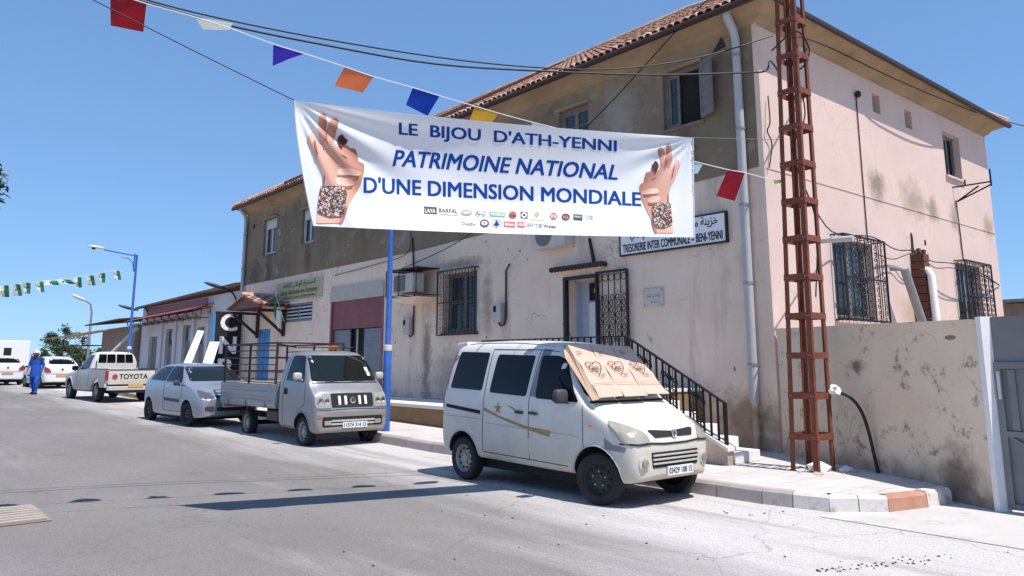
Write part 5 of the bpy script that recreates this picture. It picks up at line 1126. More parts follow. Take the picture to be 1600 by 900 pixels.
hatch('white_hatchback', 'white hatchback seen from behind, just right of the person in blue', (-45.27, 7.02, zr(-43)), R(180+5), 'carwhite', None, True, 'white cars at the far end of the street')
hatch('white_hatchback', 'white hatchback at the picture edge, left of the person in blue', (-50.2, 5.4, zr(-48)), R(180+6), 'carwhite', None, True, 'white cars at the far end of the street')
# ------------------------------------------------------------------ pickup
PK = thing('white_pickup', 'dusty off-white pickup seen from behind with black capitals across its tailgate', 'pickup', (-29.4, 7.35, zr(-31)), R(180+6))
# local x forward; tail at x = 0 (so the body lies at x > 0)
pr_ = [(1.62, sec(.42, .72, .7, .78, 1.05, .78, 1.30, .66, 1.32)), (1.66, sec(.38, .80, .7, .84, 1.08, .83, 1.62, .66, 1.64)), (1.74, sec(.36, .82, .7, .86, 1.10, .84, 1.70, .66, 1.73)), (2.2, sec(.36, .82, .7, .86, 1.10, .84, 1.72, .65, 1.75)), (2.6, sec(.36, .82, .7, .86, 1.08, .84, 1.66, .64, 1.69)), (3.15, sec(.36, .82, .7, .86, 1.05, .84, 1.14, .74, 1.16)), (3.3, sec(.36, .82, .7, .86, 1.02, .83, 1.08, .74, 1.10)), (4.2, sec(.36, .82, .7, .85, .95, .80, 1.0, .70, 1.02)), (4.6, sec(.38, .74, .65, .78, .85, .74, .90, .66, .92)), (4.72, sec(.42, .6, .6, .64, .75, .62, .80, .55, .81))]
pme, pb = shell(pr_, 'pickup', [(3.78, .36, .44, 0)], 2, {0: .6, 1: .8, 2: .5, 4: .4, 7: .3}); link('cab', pme, None, PK, True)
for s_, ax in ((-1, 'r'), (1, 'l')):
    panel(pb, ax, [(1.80, 1.13), (2.95, 1.10), (2.55, 1.58), (1.86, 1.62)], 'window', 'glass', PK, .007, .09, rad=.05)
    for pts in ([(1.76, .5), (1.76, 1.1)], [(2.98, .5), (2.98, 1.1)]): seam(pb, ax, pts, PK, .006)
    seam(pb, ax, [(3.78+math.cos(R(a_))*.46, .36+math.sin(R(a_))*.46) for a_ in range(0, 185, 12)], PK, .03, 'arch_flare', 'pickup')
    mirror_arm(PK, 2.85, s_*.86, 1.15, s_, 'cardark', 1.2)
    wheel(PK, 3.78, s_*.74, .34, .34, .2, 'steel', s_); wheel(PK, .92, s_*.74, .34, .34, .2, 'steel', s_)
    # bed side with wheel arch
    arch = [(.92+math.cos(R(a_))*.44, .36+math.sin(R(a_))*.44) for a_ in range(180, -1, -15)]
    pl = [(.02, .50), (arch[0][0], .50)] + [(a_, max(b_, .5)) for a_, b_ in arch] + [(1.58, .50), (1.58, 1.08), (.02, 1.10)]
    MB().prism(pl, lambda a, b, d: (a, s_*d, b), .80, .87).build('bed_side', 'pickup', PK); MB().box(.0, s_*.78, 1.10, 1.6, s_*.885, 1.135).build('bed_rail', 'cardark', PK)
    MB().box(-.035, s_*.775, .74, .04, s_*.875, 1.06).build('tail_light', 'lensred', PK, bevel=.01)
for i, (y0, y1) in enumerate(((-.60, -.33), (-.31, -.02), (.02, .31), (.33, .60))):
    panel(pb, 'b', [(y0, 1.34), (y1, 1.34), (y1*.95, 1.64), (y0*.95, 1.64)], 'rear_window', 'glass', PK, .01, .08, rad=.02)
MB().box(.02, -.80, .55, 1.6, .80, .62).build('bed_floor', 'cardark', PK); MB().box(1.56, -.8, .6, 1.6, .8, 1.09).build('bed_headboard', 'pickup', PK)
tg = MB().box(-.02, -.77, .60, .02, .77, 1.08).build('tailgate', 'pickup', PK, bevel=.01); MB().box(-.03, -.77, 1.08, .03, .77, 1.11).build('tailgate_lip', 'cardark', tg)
letters('tailgate_lettering', 'TOYOTA', lambda a, b: (-.024, .42-a, .78+b), .95, .17, 'ink', tg, .025)
MB().lathe([(.09, 0), (.085, .006)], (-.03, .56, .86), 'x', 14).build('tailgate_emblem', 'printred', tg)
MB().box(-.14, -.82, .40, .0, .82, .54).build('rear_bumper', 'trim', PK, bevel=.02); plate(PK, (-.15, -.1, .56), .5, .11, None, 'b', 'plateyellow')
MB().box(.1, -.5, .30, 4.4, .5, .42).build('chassis', 'blackm', PK); MB().tube([(.92, -.7, .34), (.92, .7, .34)], .06, 8).build('rear_axle', 'blackm', PK)
for y_ in (-.7, .7):
    MB().bar((1.5, y_, 1.12), (1.5, y_, 1.4), .03).build('ladder_rack', 'cardark', PK)
# ================================================================== far end of the street
gzs = zr(-38)
SH = thing('grey_shop_row', 'single-storey pale grey shop row with a maroon awning beyond the tall building', 'building')
mb = MB(); holes = [(-35.6, -34.5, .4, 3.15), (-37.6, -36.2, .4, 3.3), (-40.2, -39.1, .4, 3.2), (-43.0, -41.6, .9, 2.9)]
wall(mb, fm, -44.6, XL, -.1, 4.45, holes, .2); mb.build('shop_wall', 'shopwall', SH, fix=False)
mb = MB(); mb.add([(-44.6, FYP, -.1), (-44.6, 19, -.1), (-44.6, 19, 4.45), (-44.6, FYP, 4.45)], [(0, 1, 2, 3)]); mb.build('end_wall', 'brownwall', SH)
for h in holes: MB().box(h[0], FYP+.15, h[2], h[1], FYP+.2, h[3]).build('shop_door', 'woodgrey', SH)
for h in holes[:3]: MB().box(h[0]+.1, FYP+.13, h[3]-.75, h[1]-.1, FYP+.15, h[3]-.12).build('transom_pane', 'pane', SH)
for x_ in (-34.1, -36.0, -38.6, -40.8): MB().box(x_-.18, FYP-.09, .2, x_+.18, FYP-.002, 3.7).build('pilaster', 'shopwall', SH)
mb = MB(); mb.add([(-44.9, FYP-.35, 4.42), (XL-.02, FYP-.35, 4.62), (XL-.02, FYP-.35, 4.72), (-44.9, FYP-.35, 4.52), (-44.9, 19, 5.6), (XL-.02, 19, 5.7), (XL-.02, 19, 5.8), (-44.9, 19, 5.7)], [(0, 1, 2, 3), (4, 7, 6, 5), (0, 4, 5, 1), (3, 2, 6, 7), (0, 3, 7, 4), (1, 5, 6, 2)]); mb.build('roof_slab', 'tile', SH)
MB().box(-43.8, FYP-.03, 4.0, -34.4, FYP-.002, 4.40).build('maroon_fascia', 'shutred', SH)
aw = MB().add([(-43.9, FYP, 4.05), (-33.6, FYP, 4.15), (-33.9, FYP-1.1, 3.78), (-44.0, FYP-1.1, 3.68), (-43.9, FYP, 4.02), (-33.6, FYP, 4.12), (-33.9, FYP-1.1, 3.75), (-44.0, FYP-1.1, 3.65)], [(0, 1, 2, 3), (7, 6, 5, 4), (0, 4, 5, 1), (1, 5, 6, 2), (2, 6, 7, 3), (3, 7, 4, 0)]).build('awning', 'redtarp', SH)
for i in range(9):
    x_ = -43.6+i*1.2
    fr = MB(); fr.bar((x_, FYP, 3.98), (x_, FYP-1.08, 3.66), .04); fr.bar((x_, FYP, 3.5), (x_, FYP-.95, 3.5), .035); fr.bar((x_, FYP-.95, 3.5), (x_, FYP-1.0, 3.66), .035); fr.bar((x_, FYP, 3.5), (x_, FYP, 4.0), .035); fr.build('awning_bracket', 'wooddark', SH)
fr = MB(); fr.bar((-43.8, FYP-.95, 3.5), (-33.9, FYP-.95, 3.55), .035); fr.bar((-43.8, FYP-.5, 3.5), (-33.9, FYP-.5, 3.55), .035); fr.build('awning_rail', 'wooddark', SH)
MB().bar((-43.4, FYP-.5, 3.4), (-44.3, FYP-1.6, 1.9), .22, .1).build('chute_panel', 'shopwall', SH)
SD = thing('brown_shed', 'low brown shed with a projecting tin canopy at the end of the shop row', 'shed')
MB().box(-52.0, FYP-.3, -.1, -44.75, 17, 3.55).build('shed_wall', 'brownwall', SD)
mb = MB(); mb.add([(-52.5, FYP-1.2, 3.75), (-44.7, FYP-1.2, 3.8), (-44.7, 17, 4.6), (-52.5, 17, 4.55), (-52.5, FYP-1.2, 3.83), (-44.7, FYP-1.2, 3.88), (-44.7, 17, 4.68), (-52.5, 17, 4.63)], [(0, 1, 2, 3), (4, 7, 6, 5), (0, 4, 5, 1), (1, 5, 6, 2), (2, 6, 7, 3), (3, 7, 4, 0)]); mb.build('shed_roof', 'wooddark', SD)
mb = MB(); mb.add([(-58.5, FYP-2.2, 3.1), (-46.5, FYP-1.5, 3.3), (-46.5, FYP-.3, 3.5), (-58.5, FYP-.3, 3.3), (-58.5, FYP-2.2, 3.14), (-46.5, FYP-1.5, 3.34), (-46.5, FYP-.3, 3.54), (-58.5, FYP-.3, 3.34)], [(0, 1, 2, 3), (4, 7, 6, 5), (0, 4, 5, 1), (1, 5, 6, 2), (2, 6, 7, 3), (3, 7, 4, 0)]); mb.build('tin_canopy', 'tile2', SD)
for x_ in (-58, -52.2): 
    fr = MB(); fr.bar((x_, FYP-1.3, 3.1), (x_, FYP-1.3, 2.55), .07); fr.bar((x_, FYP-1.3, 2.6), (-52, FYP-.31, 2.6), .06); fr.build('canopy_bracket', 'black', SD)
# tiled porch over the blue door
PO = thing('tiled_porch', 'small tiled gable porch on brown timber brackets over the blue door', 'porch')
ax_, hw, y0, y1, za, ze = -27.35, 1.5, 10.3, FYP, 3.90, 3.50
for s_ in (-1, 1):
    mb = MB(); vs = [(ax_, y, za+o_) for y in (y0, y1) for o_ in (0, .06)] + [(ax_+s_*hw, y, ze+o_) for y in (y0, y1) for o_ in (0, .06)]
    mb.add(vs, [(0, 1, 3, 2), (4, 6, 7, 5), (0, 4, 5, 1), (2, 3, 7, 6), (0, 2, 6, 4), (1, 5, 7, 3)]); ps = mb.build('porch_slope', 'woodred', PO)
    an = math.atan2(ze-za, hw)
    for i in range(6):
        for j in range(5):
            o = bpy.data.objects.new('roof_tile', meshes[(i+j) % 2]); COL.objects.link(o); o.parent = ps
            d_ = hw*(1-.02-(j+1)*.2)+.0
            o.matrix_local = Matrix.Translation((ax_+s_*(hw*(1-.2*j)+.03), y0+.1+i*.195, za+(ze-za)*(1-.2*j)+.075)) @ Matrix.Rotation(s_*-(math.atan2(za-ze, hw)), 4, 'Y').inverted() @ Matrix.Rotation(R(90)*s_, 4, 'Z')
MB().prism([(ax_-hw*.95, ze), (ax_+hw*.95, ze), (ax_, za-.02)], lambda a, b, d: (a, d, b), y0+.08, y0+.12).build('gable_board', 'woodred', PO)
MB().tube([(ax_, y0-.05, za+.10), (ax_, y1, za+.10)], .09, 8).build('ridge_tile', 'tile2', PO)
for x_ in (ax_-1.2, ax_+1.15):
    fr = MB(); fr.bar((x_, FYP-.06, 2.5), (x_, FYP-.06, 3.4), .1); fr.bar((x_, FYP-.06, 2.6), (x_, y0+.15, 3.35), .09); fr.bar((x_, FYP, 3.40), (x_, y0+.1, 3.40), .1); fr.build('timber_bracket', 'wooddark', PO)
fl = thing('porch_flag', 'limp green and white flag on a short staff beside the porch', 'flag')
MB().tube([(-25.6, FYP-.3, 3.0), (-25.75, FYP-.7, 4.2)], .015, 6).build('staff', 'alu', fl)
MB().add([(-25.74, FYP-.68, 4.1), (-25.5, FYP-.62, 3.4), (-25.35, FYP-.7, 2.95), (-25.62, FYP-.66, 3.2)], [(0, 1, 2, 3)]).build('green_half', 'flaggreen', fl); MB().add([(-25.5, FYP-.63, 3.4), (-25.2, FYP-.6, 3.3), (-25.1, FYP-.7, 2.7), (-25.35, FYP-.71, 2.95)], [(0, 1, 2, 3)]).build('white_half', 'flagwhite', fl)
# black totem with white letters
CN = thing('black_totem_sign', 'tall black totem sign with large white capitals beside the porch', 'sign')
tx, ty0, ty1, tz1 = -29.4, 10.12, 11.12, 3.50
MB().box(tx-.14, ty0, .2, tx, ty1, tz1).build('sign_body', 'blackm', CN, bevel=.02); MB().box(tx-.13, ty0-.1, .2, tx-.02, ty0-.004, tz1-.1).build('sign_edge', 'bluedoor', CN)
for ch, z0 in (('C', 2.78), ('N', 1.93), ('R', 1.1)): letters('letter', ch, lambda a, b: (tx+.01, ty0+.2+a, z0+b), .6, .62, 'inkwhite', CN, .03)
# two white boards leaning by the kerb
for cs, lab in ((((285, 572), (299, 572), (319, 517), (309, 516)), 'narrow white board leaning back beside the shop doors'), (((315, 573), (332, 573), (343, 534), (328, 534)), 'shorter white board leaning in front of the black totem')):
    Xb = -24.6; a_, b_ = fx(*cs[0], Xb), fx(*cs[1], Xb); c_, d_ = fx(*cs[2], Xb-.5), fx(*cs[3], Xb-.5); nn = Vector((.05, 0, .02))
    gz_ = zr(-24)+PZ; e1 = (a_-d_)*((a_.z-gz_)/max(.2, d_.z-a_.z)); a_ += e1; b_ += e1
    vs = [tuple(v) for v in (a_, b_, c_, d_)] + [tuple(v-nn) for v in (a_, b_, c_, d_)]
    tag(MB().add(vs, [(0, 1, 2, 3), (7, 6, 5, 4), (0, 4, 5, 1), (1, 5, 6, 2), (2, 6, 7, 3), (3, 7, 4, 0)]).build('leaning_board', 'white'), lab, 'board')
# ------------------------------------------------------------------ street lamps
def lamp(label, x, y, z0, h, mat='bluepaint', reach=1.35):
    t = thing('street_lamp', label, 'street lamp', (x, y, z0), 0, 'blue street lamps')
    MB().tube([(0, 0, 0), (0, 0, 1.7), (0, 0, 1.75), (0, 0, h)], [.085, .085, .062, .045], 12).build('pole', mat, t, True)
    MB().lathe([(.09, 0), (.095, .03), (.09, .12), (.07, .13)], (0, 0, 1.66), 'z', 12).build('collar', 'lampwhite', t)
    MB().tube([(0, 0, h-.06), (0, -.35, h-.02), (0, -reach+.3, h+.10)], .03, 8).build('arm', mat, t, True); MB().tube([(0, -.02, h-.7), (0, -.10, h-.6), (0, -.16, h-.35), (0, -.32, h-.2), (0, -.62, h-.17)], .018, 6).build('arm_stay', mat, t, True)
    MB().bar((0, -.09, h-.75), (0, -.09, h+.04), .05).build('arm_bracket', mat, t)
    bm = bmesh.new(); bmesh.ops.create_uvsphere(bm, u_segments=14, v_segments=8, radius=1)
    for v in bm.verts: v.co = Vector((v.co.x*.12, -reach-.02+v.co.y*.36, h+.16+(v.co.z*.085 if v.co.z > 0 else v.co.z*.03) - v.co.y*.03))
    me = bpy.data.meshes.new('lamp_head'); bm.to_mesh(me); bm.free(); hd = link('lamp_head', me, 'lampwhite', t, 'all')
    MB().lathe([(.09, 0), (.07, -.05), (.02, -.07)], (0, -reach-.12, h+.135), 'z', 12).build('lamp_glass', 'pane', hd)
    return t
lamp('blue street lamp rising behind the white pickup', -36.0, 8.8, zr(-36)+PZ, 5.75, reach=1.6); lamp('blue street lamp pole behind the mini truck, its top hidden by the banner', -14.2, 8.5, PZ, 5.3)
def walllamp(label, x, z, px_, py_, name='wall_lamp'):
    h_ = fx(px_, py_, x); t = thing(name, label, 'street lamp', group='black wall lamps')
    MB().tube(bez(Vector((x, FYP-.03, z)), Vector((x, FYP-.2, z+.55)), Vector((x, FYP-.6, h_.z-.1)), Vector((x, h_.y+.45, h_.z-.12)), 10), .035, 8).build('arm', 'blackm', t, True)
    bm = bmesh.new(); bmesh.ops.create_uvsphere(bm, u_segments=12, v_segments=8, radius=1)
    for v in bm.verts: v.co = Vector((x+v.co.x*.13, h_.y+v.co.y*.5, h_.z+v.co.z*.08-v.co.y*.12))
    me = bpy.data.meshes.new('lamp_head'); bm.to_mesh(me); bm.free(); link('lamp_head', me, 'cardark', t, 'all')
walllamp('black wall lamp on the shop row beside the tall building', -30.9, 4.0, 338, 447); walllamp('black wall lamp over the maroon awning behind the blue lamp pole', -43.6, 4.2, 200, 481)
q0 = fd(145, 470, 52)
gl_ = thing('grey_street_lamp', 'thin grey street lamp far behind the trees and pickup', 'street lamp', (q0.x, q0.y, zr(-60)))
hh = q0.z-zr(-60); MB().tube([(0, 0, 0), (0, 0, hh-.8), (0, -.1, hh-.25), (0, -.45, hh)], [.1, .07, .06, .05], 8).build('pole', 'zinc', gl_, True)
bm = bmesh.new(); bmesh.ops.create_uvsphere(bm, u_segments=10, v_segments=6, radius=1)
for v in bm.verts: v.co = Vector((v.co.x*.2, -.85+v.co.y*.5, hh+.15+v.co.z*.12-v.co.y*.2))
me = bpy.data.meshes.new('lamp_head'); bm.to_mesh(me); bm.free(); link('lamp_head', me, 'lampwhite', gl_, 'all')
# ------------------------------------------------------------------ wires
def wire(name, label, pts, r, n=40, mat='cable', cat='cable'):
    """smooth curve through 3D points"""
    P_ = [Vector(p) for p in pts]; out = []
    for i in range(len(P_)-1):
        p0, p1, p2, p3 = P_[max(i-1, 0)], P_[i], P_[i+1], P_[min(i+2, len(P_)-1)]; k = max(3, n//(len(P_)-1))
        for j in range(k):
            t = j/k; out.append(.5*((2*p1)+(p2-p0)*t+(2*p0-5*p1+4*p2-p3)*t*t+(3*p1-p0-3*p2+p3)*t**3))
    out.append(P_[-1]); return tag(MB().tube(out, r, 5).build(name, mat), label, cat)
te = tleg(0, 0, 6.35)
def span(pxs, d0, d1): return [fd(x, y, d0+(d1-d0)*i/(len(pxs)-1)) for i, (x, y) in enumerate(pxs)]
wire('overhead_cable', 'upper black overhead cable sagging from the tower across the sky', span([(60, -60), (240, 3), (447, 50), (680, 89), (847, 106), (975, 107), (1100, 88), (1207, 56)], 8.5, 12.2), .011)
wire('overhead_cable', 'lower thick black overhead cable sagging from the tower across the sky', span([(60, -45), (215, 0), (350, 38), (500, 69), (680, 100), (865, 112), (1021, 117), (1153, 114), (1196, 111), (1203, 95), (1215, 110)], 8.4, 12.2), .014, 50)
wire('service_cable', 'black cable rising diagonally from the air conditioner cage to the eave', [(-17.75, FYP-.6, 4.03), fy(740, 362, 10.9), fy(915, 200, 10.9), fy(1060, 45, 10.95), fy(1110, -4, 11.0)], .012)
wire('eave_cable', 'black cable running from the tower under the side eave and away', [tleg(1, 0, 6.2), fd(1258, 60, 12.2), fx(1300, 76, SXP+.3), fx(1400, 124, SXP+.42), fx(1480, 158, SXP+.46), fx(1556, 186, SXP+.3), fx(1640, 205, SXP+.3)], .014)
wire('tower_loop_cable', 'black cable loop hanging at the upper part of the tower', [tleg(0, 0, 6.1)+Vector((-.05, -.05, 0)), tleg(1, 0, 6.15)+Vector((.05, -.08, .1)), fd(1264, 75, 11.2), fd(1258, 100, 11.2), fd(1244, 112, 11.2)], .012)
wire('tower_drop_cable', 'thin black cable running down inside the tower', [tleg(0, 1, 6.3), tleg(1, 1, 5.2)+Vector((-.1, 0, 0)), tleg(0, 1, 4.6), tleg(1, 1, 3.6)+Vector((-.05, 0, 0)), tleg(1, 1, 2.5)+Vector((-.12, 0, 0))], .010)
wire('corner_cable', 'thin black cable looping down the building corner beside the tower', [fx(1200, 150, SXP+.05), fx(1203, 190, SXP+.1), fx(1199, 205, SXP+.06), fx(1206, 225, SXP+.05), fx(1202, 262, SXP+.05)], .012)
wire('grille_cable', 'black cable sagging along the side wall from tower to far grille', [tleg(1, 0, 4.0), fx(1300, 362, SXP+.3), fx(1362, 370, SXP+.3), fx(1400, 390, SXP+.15), fx(1432, 392, SXP+.28), fx(1455, 408, SXP+.15), fx(1490, 412, SXP+.3), fx(1530, 425, SXP+.3), fx(1562, 446, SXP+.02)], .012)
wire('grille_cable', 'lower black cable sagging along the side wall beside the flue', [fx(1366, 395, SXP+.3), fx(1395, 405, SXP+.12), fx(1430, 396, SXP+.28), fx(1460, 418, SXP+.12), fx(1490, 419, SXP+.3), fx(1535, 432, SXP+.25), fx(1562, 446, SXP+.02)], .010)
wire('banner_rope', 'thin dark rope from the banner corner up across the sky', [fd(130, -8, 7.3), fd(300, 78, 7.7), Vector((-7.43, 3.23, 4.33))], .006, cat='rope')
wire('wall_cable', 'thin cable along the top of the lower street wall', [fm(-22.5, 4.35, -.02), fm(-20, 4.45, -.03), fm(-18.2, 4.6, -.04), fm(-18.0, 5.2, -.04)], .010)
# ------------------------------------------------------------------ bunting
def strplane(x, y, off=0):
    """pixel -> point on the vertical plane of the bunting string (tower to the far side of the street)"""
    v = ray(x, y); nx, ny = 1.0, -.30; c = -5.76-.30*9.81+off
    return _C + v*((c - (nx*_C.x+ny*_C.y))/(nx*v.x+ny*v.y))
spx = [(60, -50), (172, -13), (229, 6), (305, 27), (364, 46), (427, 69), (476, 84), (540, 105), (584, 120), (645, 137), (687, 150), (742, 166), (779, 177), (831, 191), (868, 200), (980, 228), (1083, 252), (1137, 265), (1164, 270), (1216, 284)]
wire('bunting_string', 'white string of the coloured bunting above the banner', [strplane(*p) for p in spx], .006, 60, 'string', 'string')
def pflag(label, cs, mat, wav=.03, ph=0):
    vs = []; k = 8
    for i in range(k+1):
        for j in range(k+1):
            u, v = i/k, j/k; q = [(cs[0][m]*(1-u)+cs[1][m]*u)*(1-v)+(cs[3][m]*(1-u)+cs[2][m]*u)*v for m in (0, 1)]
            vs.append(tuple(strplane(q[0], q[1], wav*v*math.sin(u*5+ph+v*2) - .22*v**1.4)))
    o = MB().add(vs, [(i*(k+1)+j, (i+1)*(k+1)+j, (i+1)*(k+1)+j+1, i*(k+1)+j+1) for i in range(k) for j in range(k)]).build('bunting_flag', mat, None, 'all', fix=False)
    return tag(o, label, 'flag', 'coloured bunting flags')
pflag('dark red bunting flag at the top edge of the picture', [(172, -13), (229, 6), (224, 50), (173, 40)], 'flagred', .05)
pflag('pale white-green bunting flag between the red and purple ones', [(305, 27), (364, 36), (358, 47), (317, 46)], 'flagwhite', .04, 1)
pflag('purple bunting flag blown to a point', [(427, 69), (476, 84), (452, 92), (426, 103)], 'flagpurple', .05, 2)
pflag('orange bunting flag above the banner', [(538, 105), (584, 120), (567, 145), (522, 134)], 'flagorange', .03, .5)
pflag('royal blue bunting flag above the first word of the banner', [(645, 137), (687, 150), (668, 181), (634, 164)], 'flagblue', .03, 0)
pflag('yellow bunting flag just above the banner top', [(742, 166), (779, 177), (767, 194), (733, 189)], 'flagyellow', .03, 1)
pflag('white bunting flag almost behind the banner top', [(831, 191), (868, 200), (867, 212), (830, 208)], 'flagwhite', .02, 0)
pflag('pale blue bunting flag peeping past the banner end', [(1078, 252), (1098, 257), (1090, 271), (1076, 272)], 'flagpale', .02, 0)
pflag('bright red bunting flag between banner and downpipe', [(1137, 265), (1164, 270), (1148, 314), (1119, 306)], 'flagred', .03, 1)
k0 = strplane(1215, 284); tag(MB().lathe([(.015, -.05), (.03, -.03), (.02, 0), (.03, .03), (.01, .05)], tuple(k0), 'x', 8).build('string_knot', 'flaglime'), 'pale green knot tying the bunting string to the tower', 'knot')
# green and white national flags across the far road
def fpt(x, y, D=27.0): return fd(x, y, D)
gx = [(6, 455), (24, 453), (40, 450), (60, 448), (78, 442), (98, 440), (121, 441), (140, 438), (158, 434), (181, 430)]
wire('flag_string', 'thin string of small green and white flags across the far road', [fd(-60, 458, 24)] + [fd(x, y-8 + (4 if i in (4, 5) else 0), 24+9.0*(x+60)/250) for i, (x, y) in enumerate(gx)] + [Vector((-36.0, 8.8, 5.3))], .006, 60, 'string', 'string')
random.seed(5)
for i, (x, y) in enumerate(gx):
    D = 24+9.0*(x+60)/250; c = fd(x, y, D); fold = i in (4, 5); w, h = .24, (.40 if not fold else .16)
    side = Vector((.35, .93, 0)); n = Vector((.93, -.35, 0))
    t = thing('national_flag', 'small green and white flag, %s from the lamp on the far string' % ('first second third fourth fifth sixth seventh eighth ninth tenth'.split()[9-i]), 'flag', tuple(c), 0, 'green and white flags on the far string')
    def fpts(a0, a1):
        vs = []
        for a in (a0, (a0+a1)/2, a1):
            for b in (0, .5, 1): vs.append(tuple(side*(w*(a-.5)*2*(.55 if not fold else 1) + (.10 if not fold else .22)*b*(1 if i % 2 else .4)) + Vector((0, 0, h/2-h*b)) + n*(.05*math.sin(b*3+i+a*2))))
        return vs
    qf = [(0, 1, 4, 3), (1, 2, 5, 4), (3, 4, 7, 6), (4, 5, 8, 7)]
    MB().add(fpts(0, .5), qf).build('white_half', 'flagwhite', t); MB().add(fpts(.5, 1), qf).build('green_half', 'flaggreen', t)
    r_ = MB().lathe([(.035, 0), (.03, .004)], tuple(n*.05 + side*.03), 'x', 8).build('red_crescent', 'flagred', t)
# ================================================================== banner across the street
BP0 = Vector((-7.43, 3.23, 4.33)); BU = Vector((1.47, 4.9, 0)).normalized(); BN = Vector((BU.y, -BU.x, 0))
CTL, CTR, CBR, CBL = (460, 157), (1083, 215), (1085, 371), (490, 353)     # corners as photo pixels on the vertical plane of the banner
def btop(x): t = (x-CTL[0])/(CTR[0]-CTL[0]); return CTL[1]+(CTR[1]-CTL[1])*t + 5*math.sin(math.pi*max(0, min(1, t)))
def bbot(x): t = (x-CBL[0])/(CBR[0]-CBL[0]); return CBL[1]+(CBR[1]-CBL[1])*t + 3*math.sin(math.pi*max(0, min(1, t)))
def bab(x, y):
    b = (y-btop(x))/(bbot(x)-btop(x)); b = max(-.05, min(1.05, b))
    xl = CTL[0]+(CBL[0]-CTL[0])*b**1.5 if b > 0 else CTL[0]; xr = CTR[0]+(CBR[0]-CTR[0])*b
    return (x-xl)/(xr-xl), b
def sst(x, a, b): t = max(0, min(1, (x-a)/(b-a))); return t*t*(3-2*t)
def bdisp(a, b):
    """billow: the middle is blown back, so the top leans over and the foot faces the sky; folds fan out of the upper corners"""
    aa = max(0, min(1, a)); bb = max(0, min(1, b))
    bt = .07+.62*math.sin(math.pi*min(1, aa**.9))**.85; A = .30*bt
    d = -A*math.sin(.5*math.pi*bb/bt) if bb < bt else -A*math.cos(.5*math.pi*(bb-bt)/(1-bt))
    u, v = a*5.1, b*1.35
    th = math.atan2(v, u+1e-4); r = math.hypot(u, v)
    d += .026*math.sin(th*17+.6)*math.exp(-(r-.5)**2/1.3)*sst(r, .05, .5)*sst(th, .04, .2)*(1-sst(th, 1.15, 1.5))
    u2 = (1-a)*5.1; th2 = math.atan2(v, u2+1e-4); r2 = math.hypot(u2, v)
    d += .016*math.sin(th2*19)*math.exp(-r2**2/.8)*sst(r2, .03, .3)
    d += .012*math.sin(u*1.9+v*3.1)*math.sin(math.pi*bb) + .004*math.sin(u*7+2*v)*bb
    return d
def bpt(x, y, off=0.0):
    v = ray(x, y); a, b = bab(x, y); return _C + v*(((BP0-_C).dot(BN)+bdisp(a, b)+off)/v.dot(BN))
BA = thing('street_banner', 'large white festival banner with blue lettering strung across the street', 'banner')
na, nb = 200, 64; vs = []
for j in range(nb+1):
    for i in range(na+1):
        a, b = i/na, j/nb
        x = (CTL[0]+(CBL[0]-CTL[0])*b**1.5)*(1-a)+(CTR[0]+(CBR[0]-CTR[0])*b)*a; y = btop(x)*(1-b)+bbot(x)*b
        v = ray(x, y); vs.append(tuple(_C + v*(((BP0-_C).dot(BN)+bdisp(a, b))/v.dot(BN))))
MB().add(vs, [(j*(na+1)+i, j*(na+1)+i+1, (j+1)*(na+1)+i+1, (j+1)*(na+1)+i) for j in range(nb) for i in range(na)]).build('banner_cloth', 'banner', BA, 'all', fix=False)
def onbanner(name, pts, faces, mat, off=.006, step=9, colf=None):
    bm = bmesh.new(); vv = [bm.verts.new((p[0], p[1], p[2] if len(p) > 2 else 0)) for p in pts]
    for f in faces:
        try: bm.faces.new([vv[i] for i in f])
        except ValueError: pass
    xs = [p[0] for p in pts]; ys = [p[1] for p in pts]
    for lo, hi, k in ((min(xs), max(xs), 0), (min(ys), max(ys), 1)):
        c = math.ceil(lo/step)*step
        while c < hi:
            bmesh.ops.bisect_plane(bm, geom=bm.verts[:]+bm.edges[:]+bm.faces[:], plane_co=(c, 0, 0) if k == 0 else (0, c, 0), plane_no=(1, 0, 0) if k == 0 else (0, 1, 0)); c += step
    src = [(v.co.x, v.co.y, v.co.z) for v in bm.verts]
    for v, (x, y, z) in zip(bm.verts, src): v.co = bpt(x, y, off+z)
    me = bpy.data.meshes.new(name); bm.to_mesh(me); bm.free()
    if colf:
        ca = me.color_attributes.new('print', 'FLOAT_COLOR', 'POINT')
        for i, (x, y, _z) in enumerate(src): ca.data[i].color = (*colf(x, y), 1)
    return link(name, me, mat, BA)
def bannertext(s, bl, br, tl, tr, mat='inkblue', off=.02, shear=0, name='lettering', step=9, strike=0):
    v, f, (x0, x1, y0, y1) = text2d(s, 0, shear); pts = []; fs = []
    for k, (dx, dy) in enumerate(strikes(strike or (off*.8 if off > .011 else 0))):
      fs += [tuple(i+k*len(v) for i in q) for q in f]
      for a, b in v:
        a = (a+dx-x0)/(x1-x0); b = (b+dy-y0)/(y1-y0)
        pts.append(((bl[0]*(1-a)+br[0]*a)*(1-b)+(tl[0]*(1-a)+tr[0]*a)*b, (bl[1]*(1-a)+br[1]*a)*(1-b)+(tl[1]*(1-a)+tr[1]*a)*b, .0004*k))
    return onbanner(name, pts, fs, mat, .0022 if step < 12 else .004, step=min(step, 6))
bannertext("LE  BIJOU  D'ATH-YENNI", (624, 216), (963, 242), (624, 191), (963, 219), off=.012, strike=.026)
bannertext("PATRIMOINE NATIONAL", (614, 259), (964, 281), (617, 234), (967, 258), off=.010, shear=.12, strike=.026)
bannertext("D'UNE DIMENSION MONDIALE", (569, 301), (1001, 322), (569, 276), (1001, 300), off=.012, strike=.026)
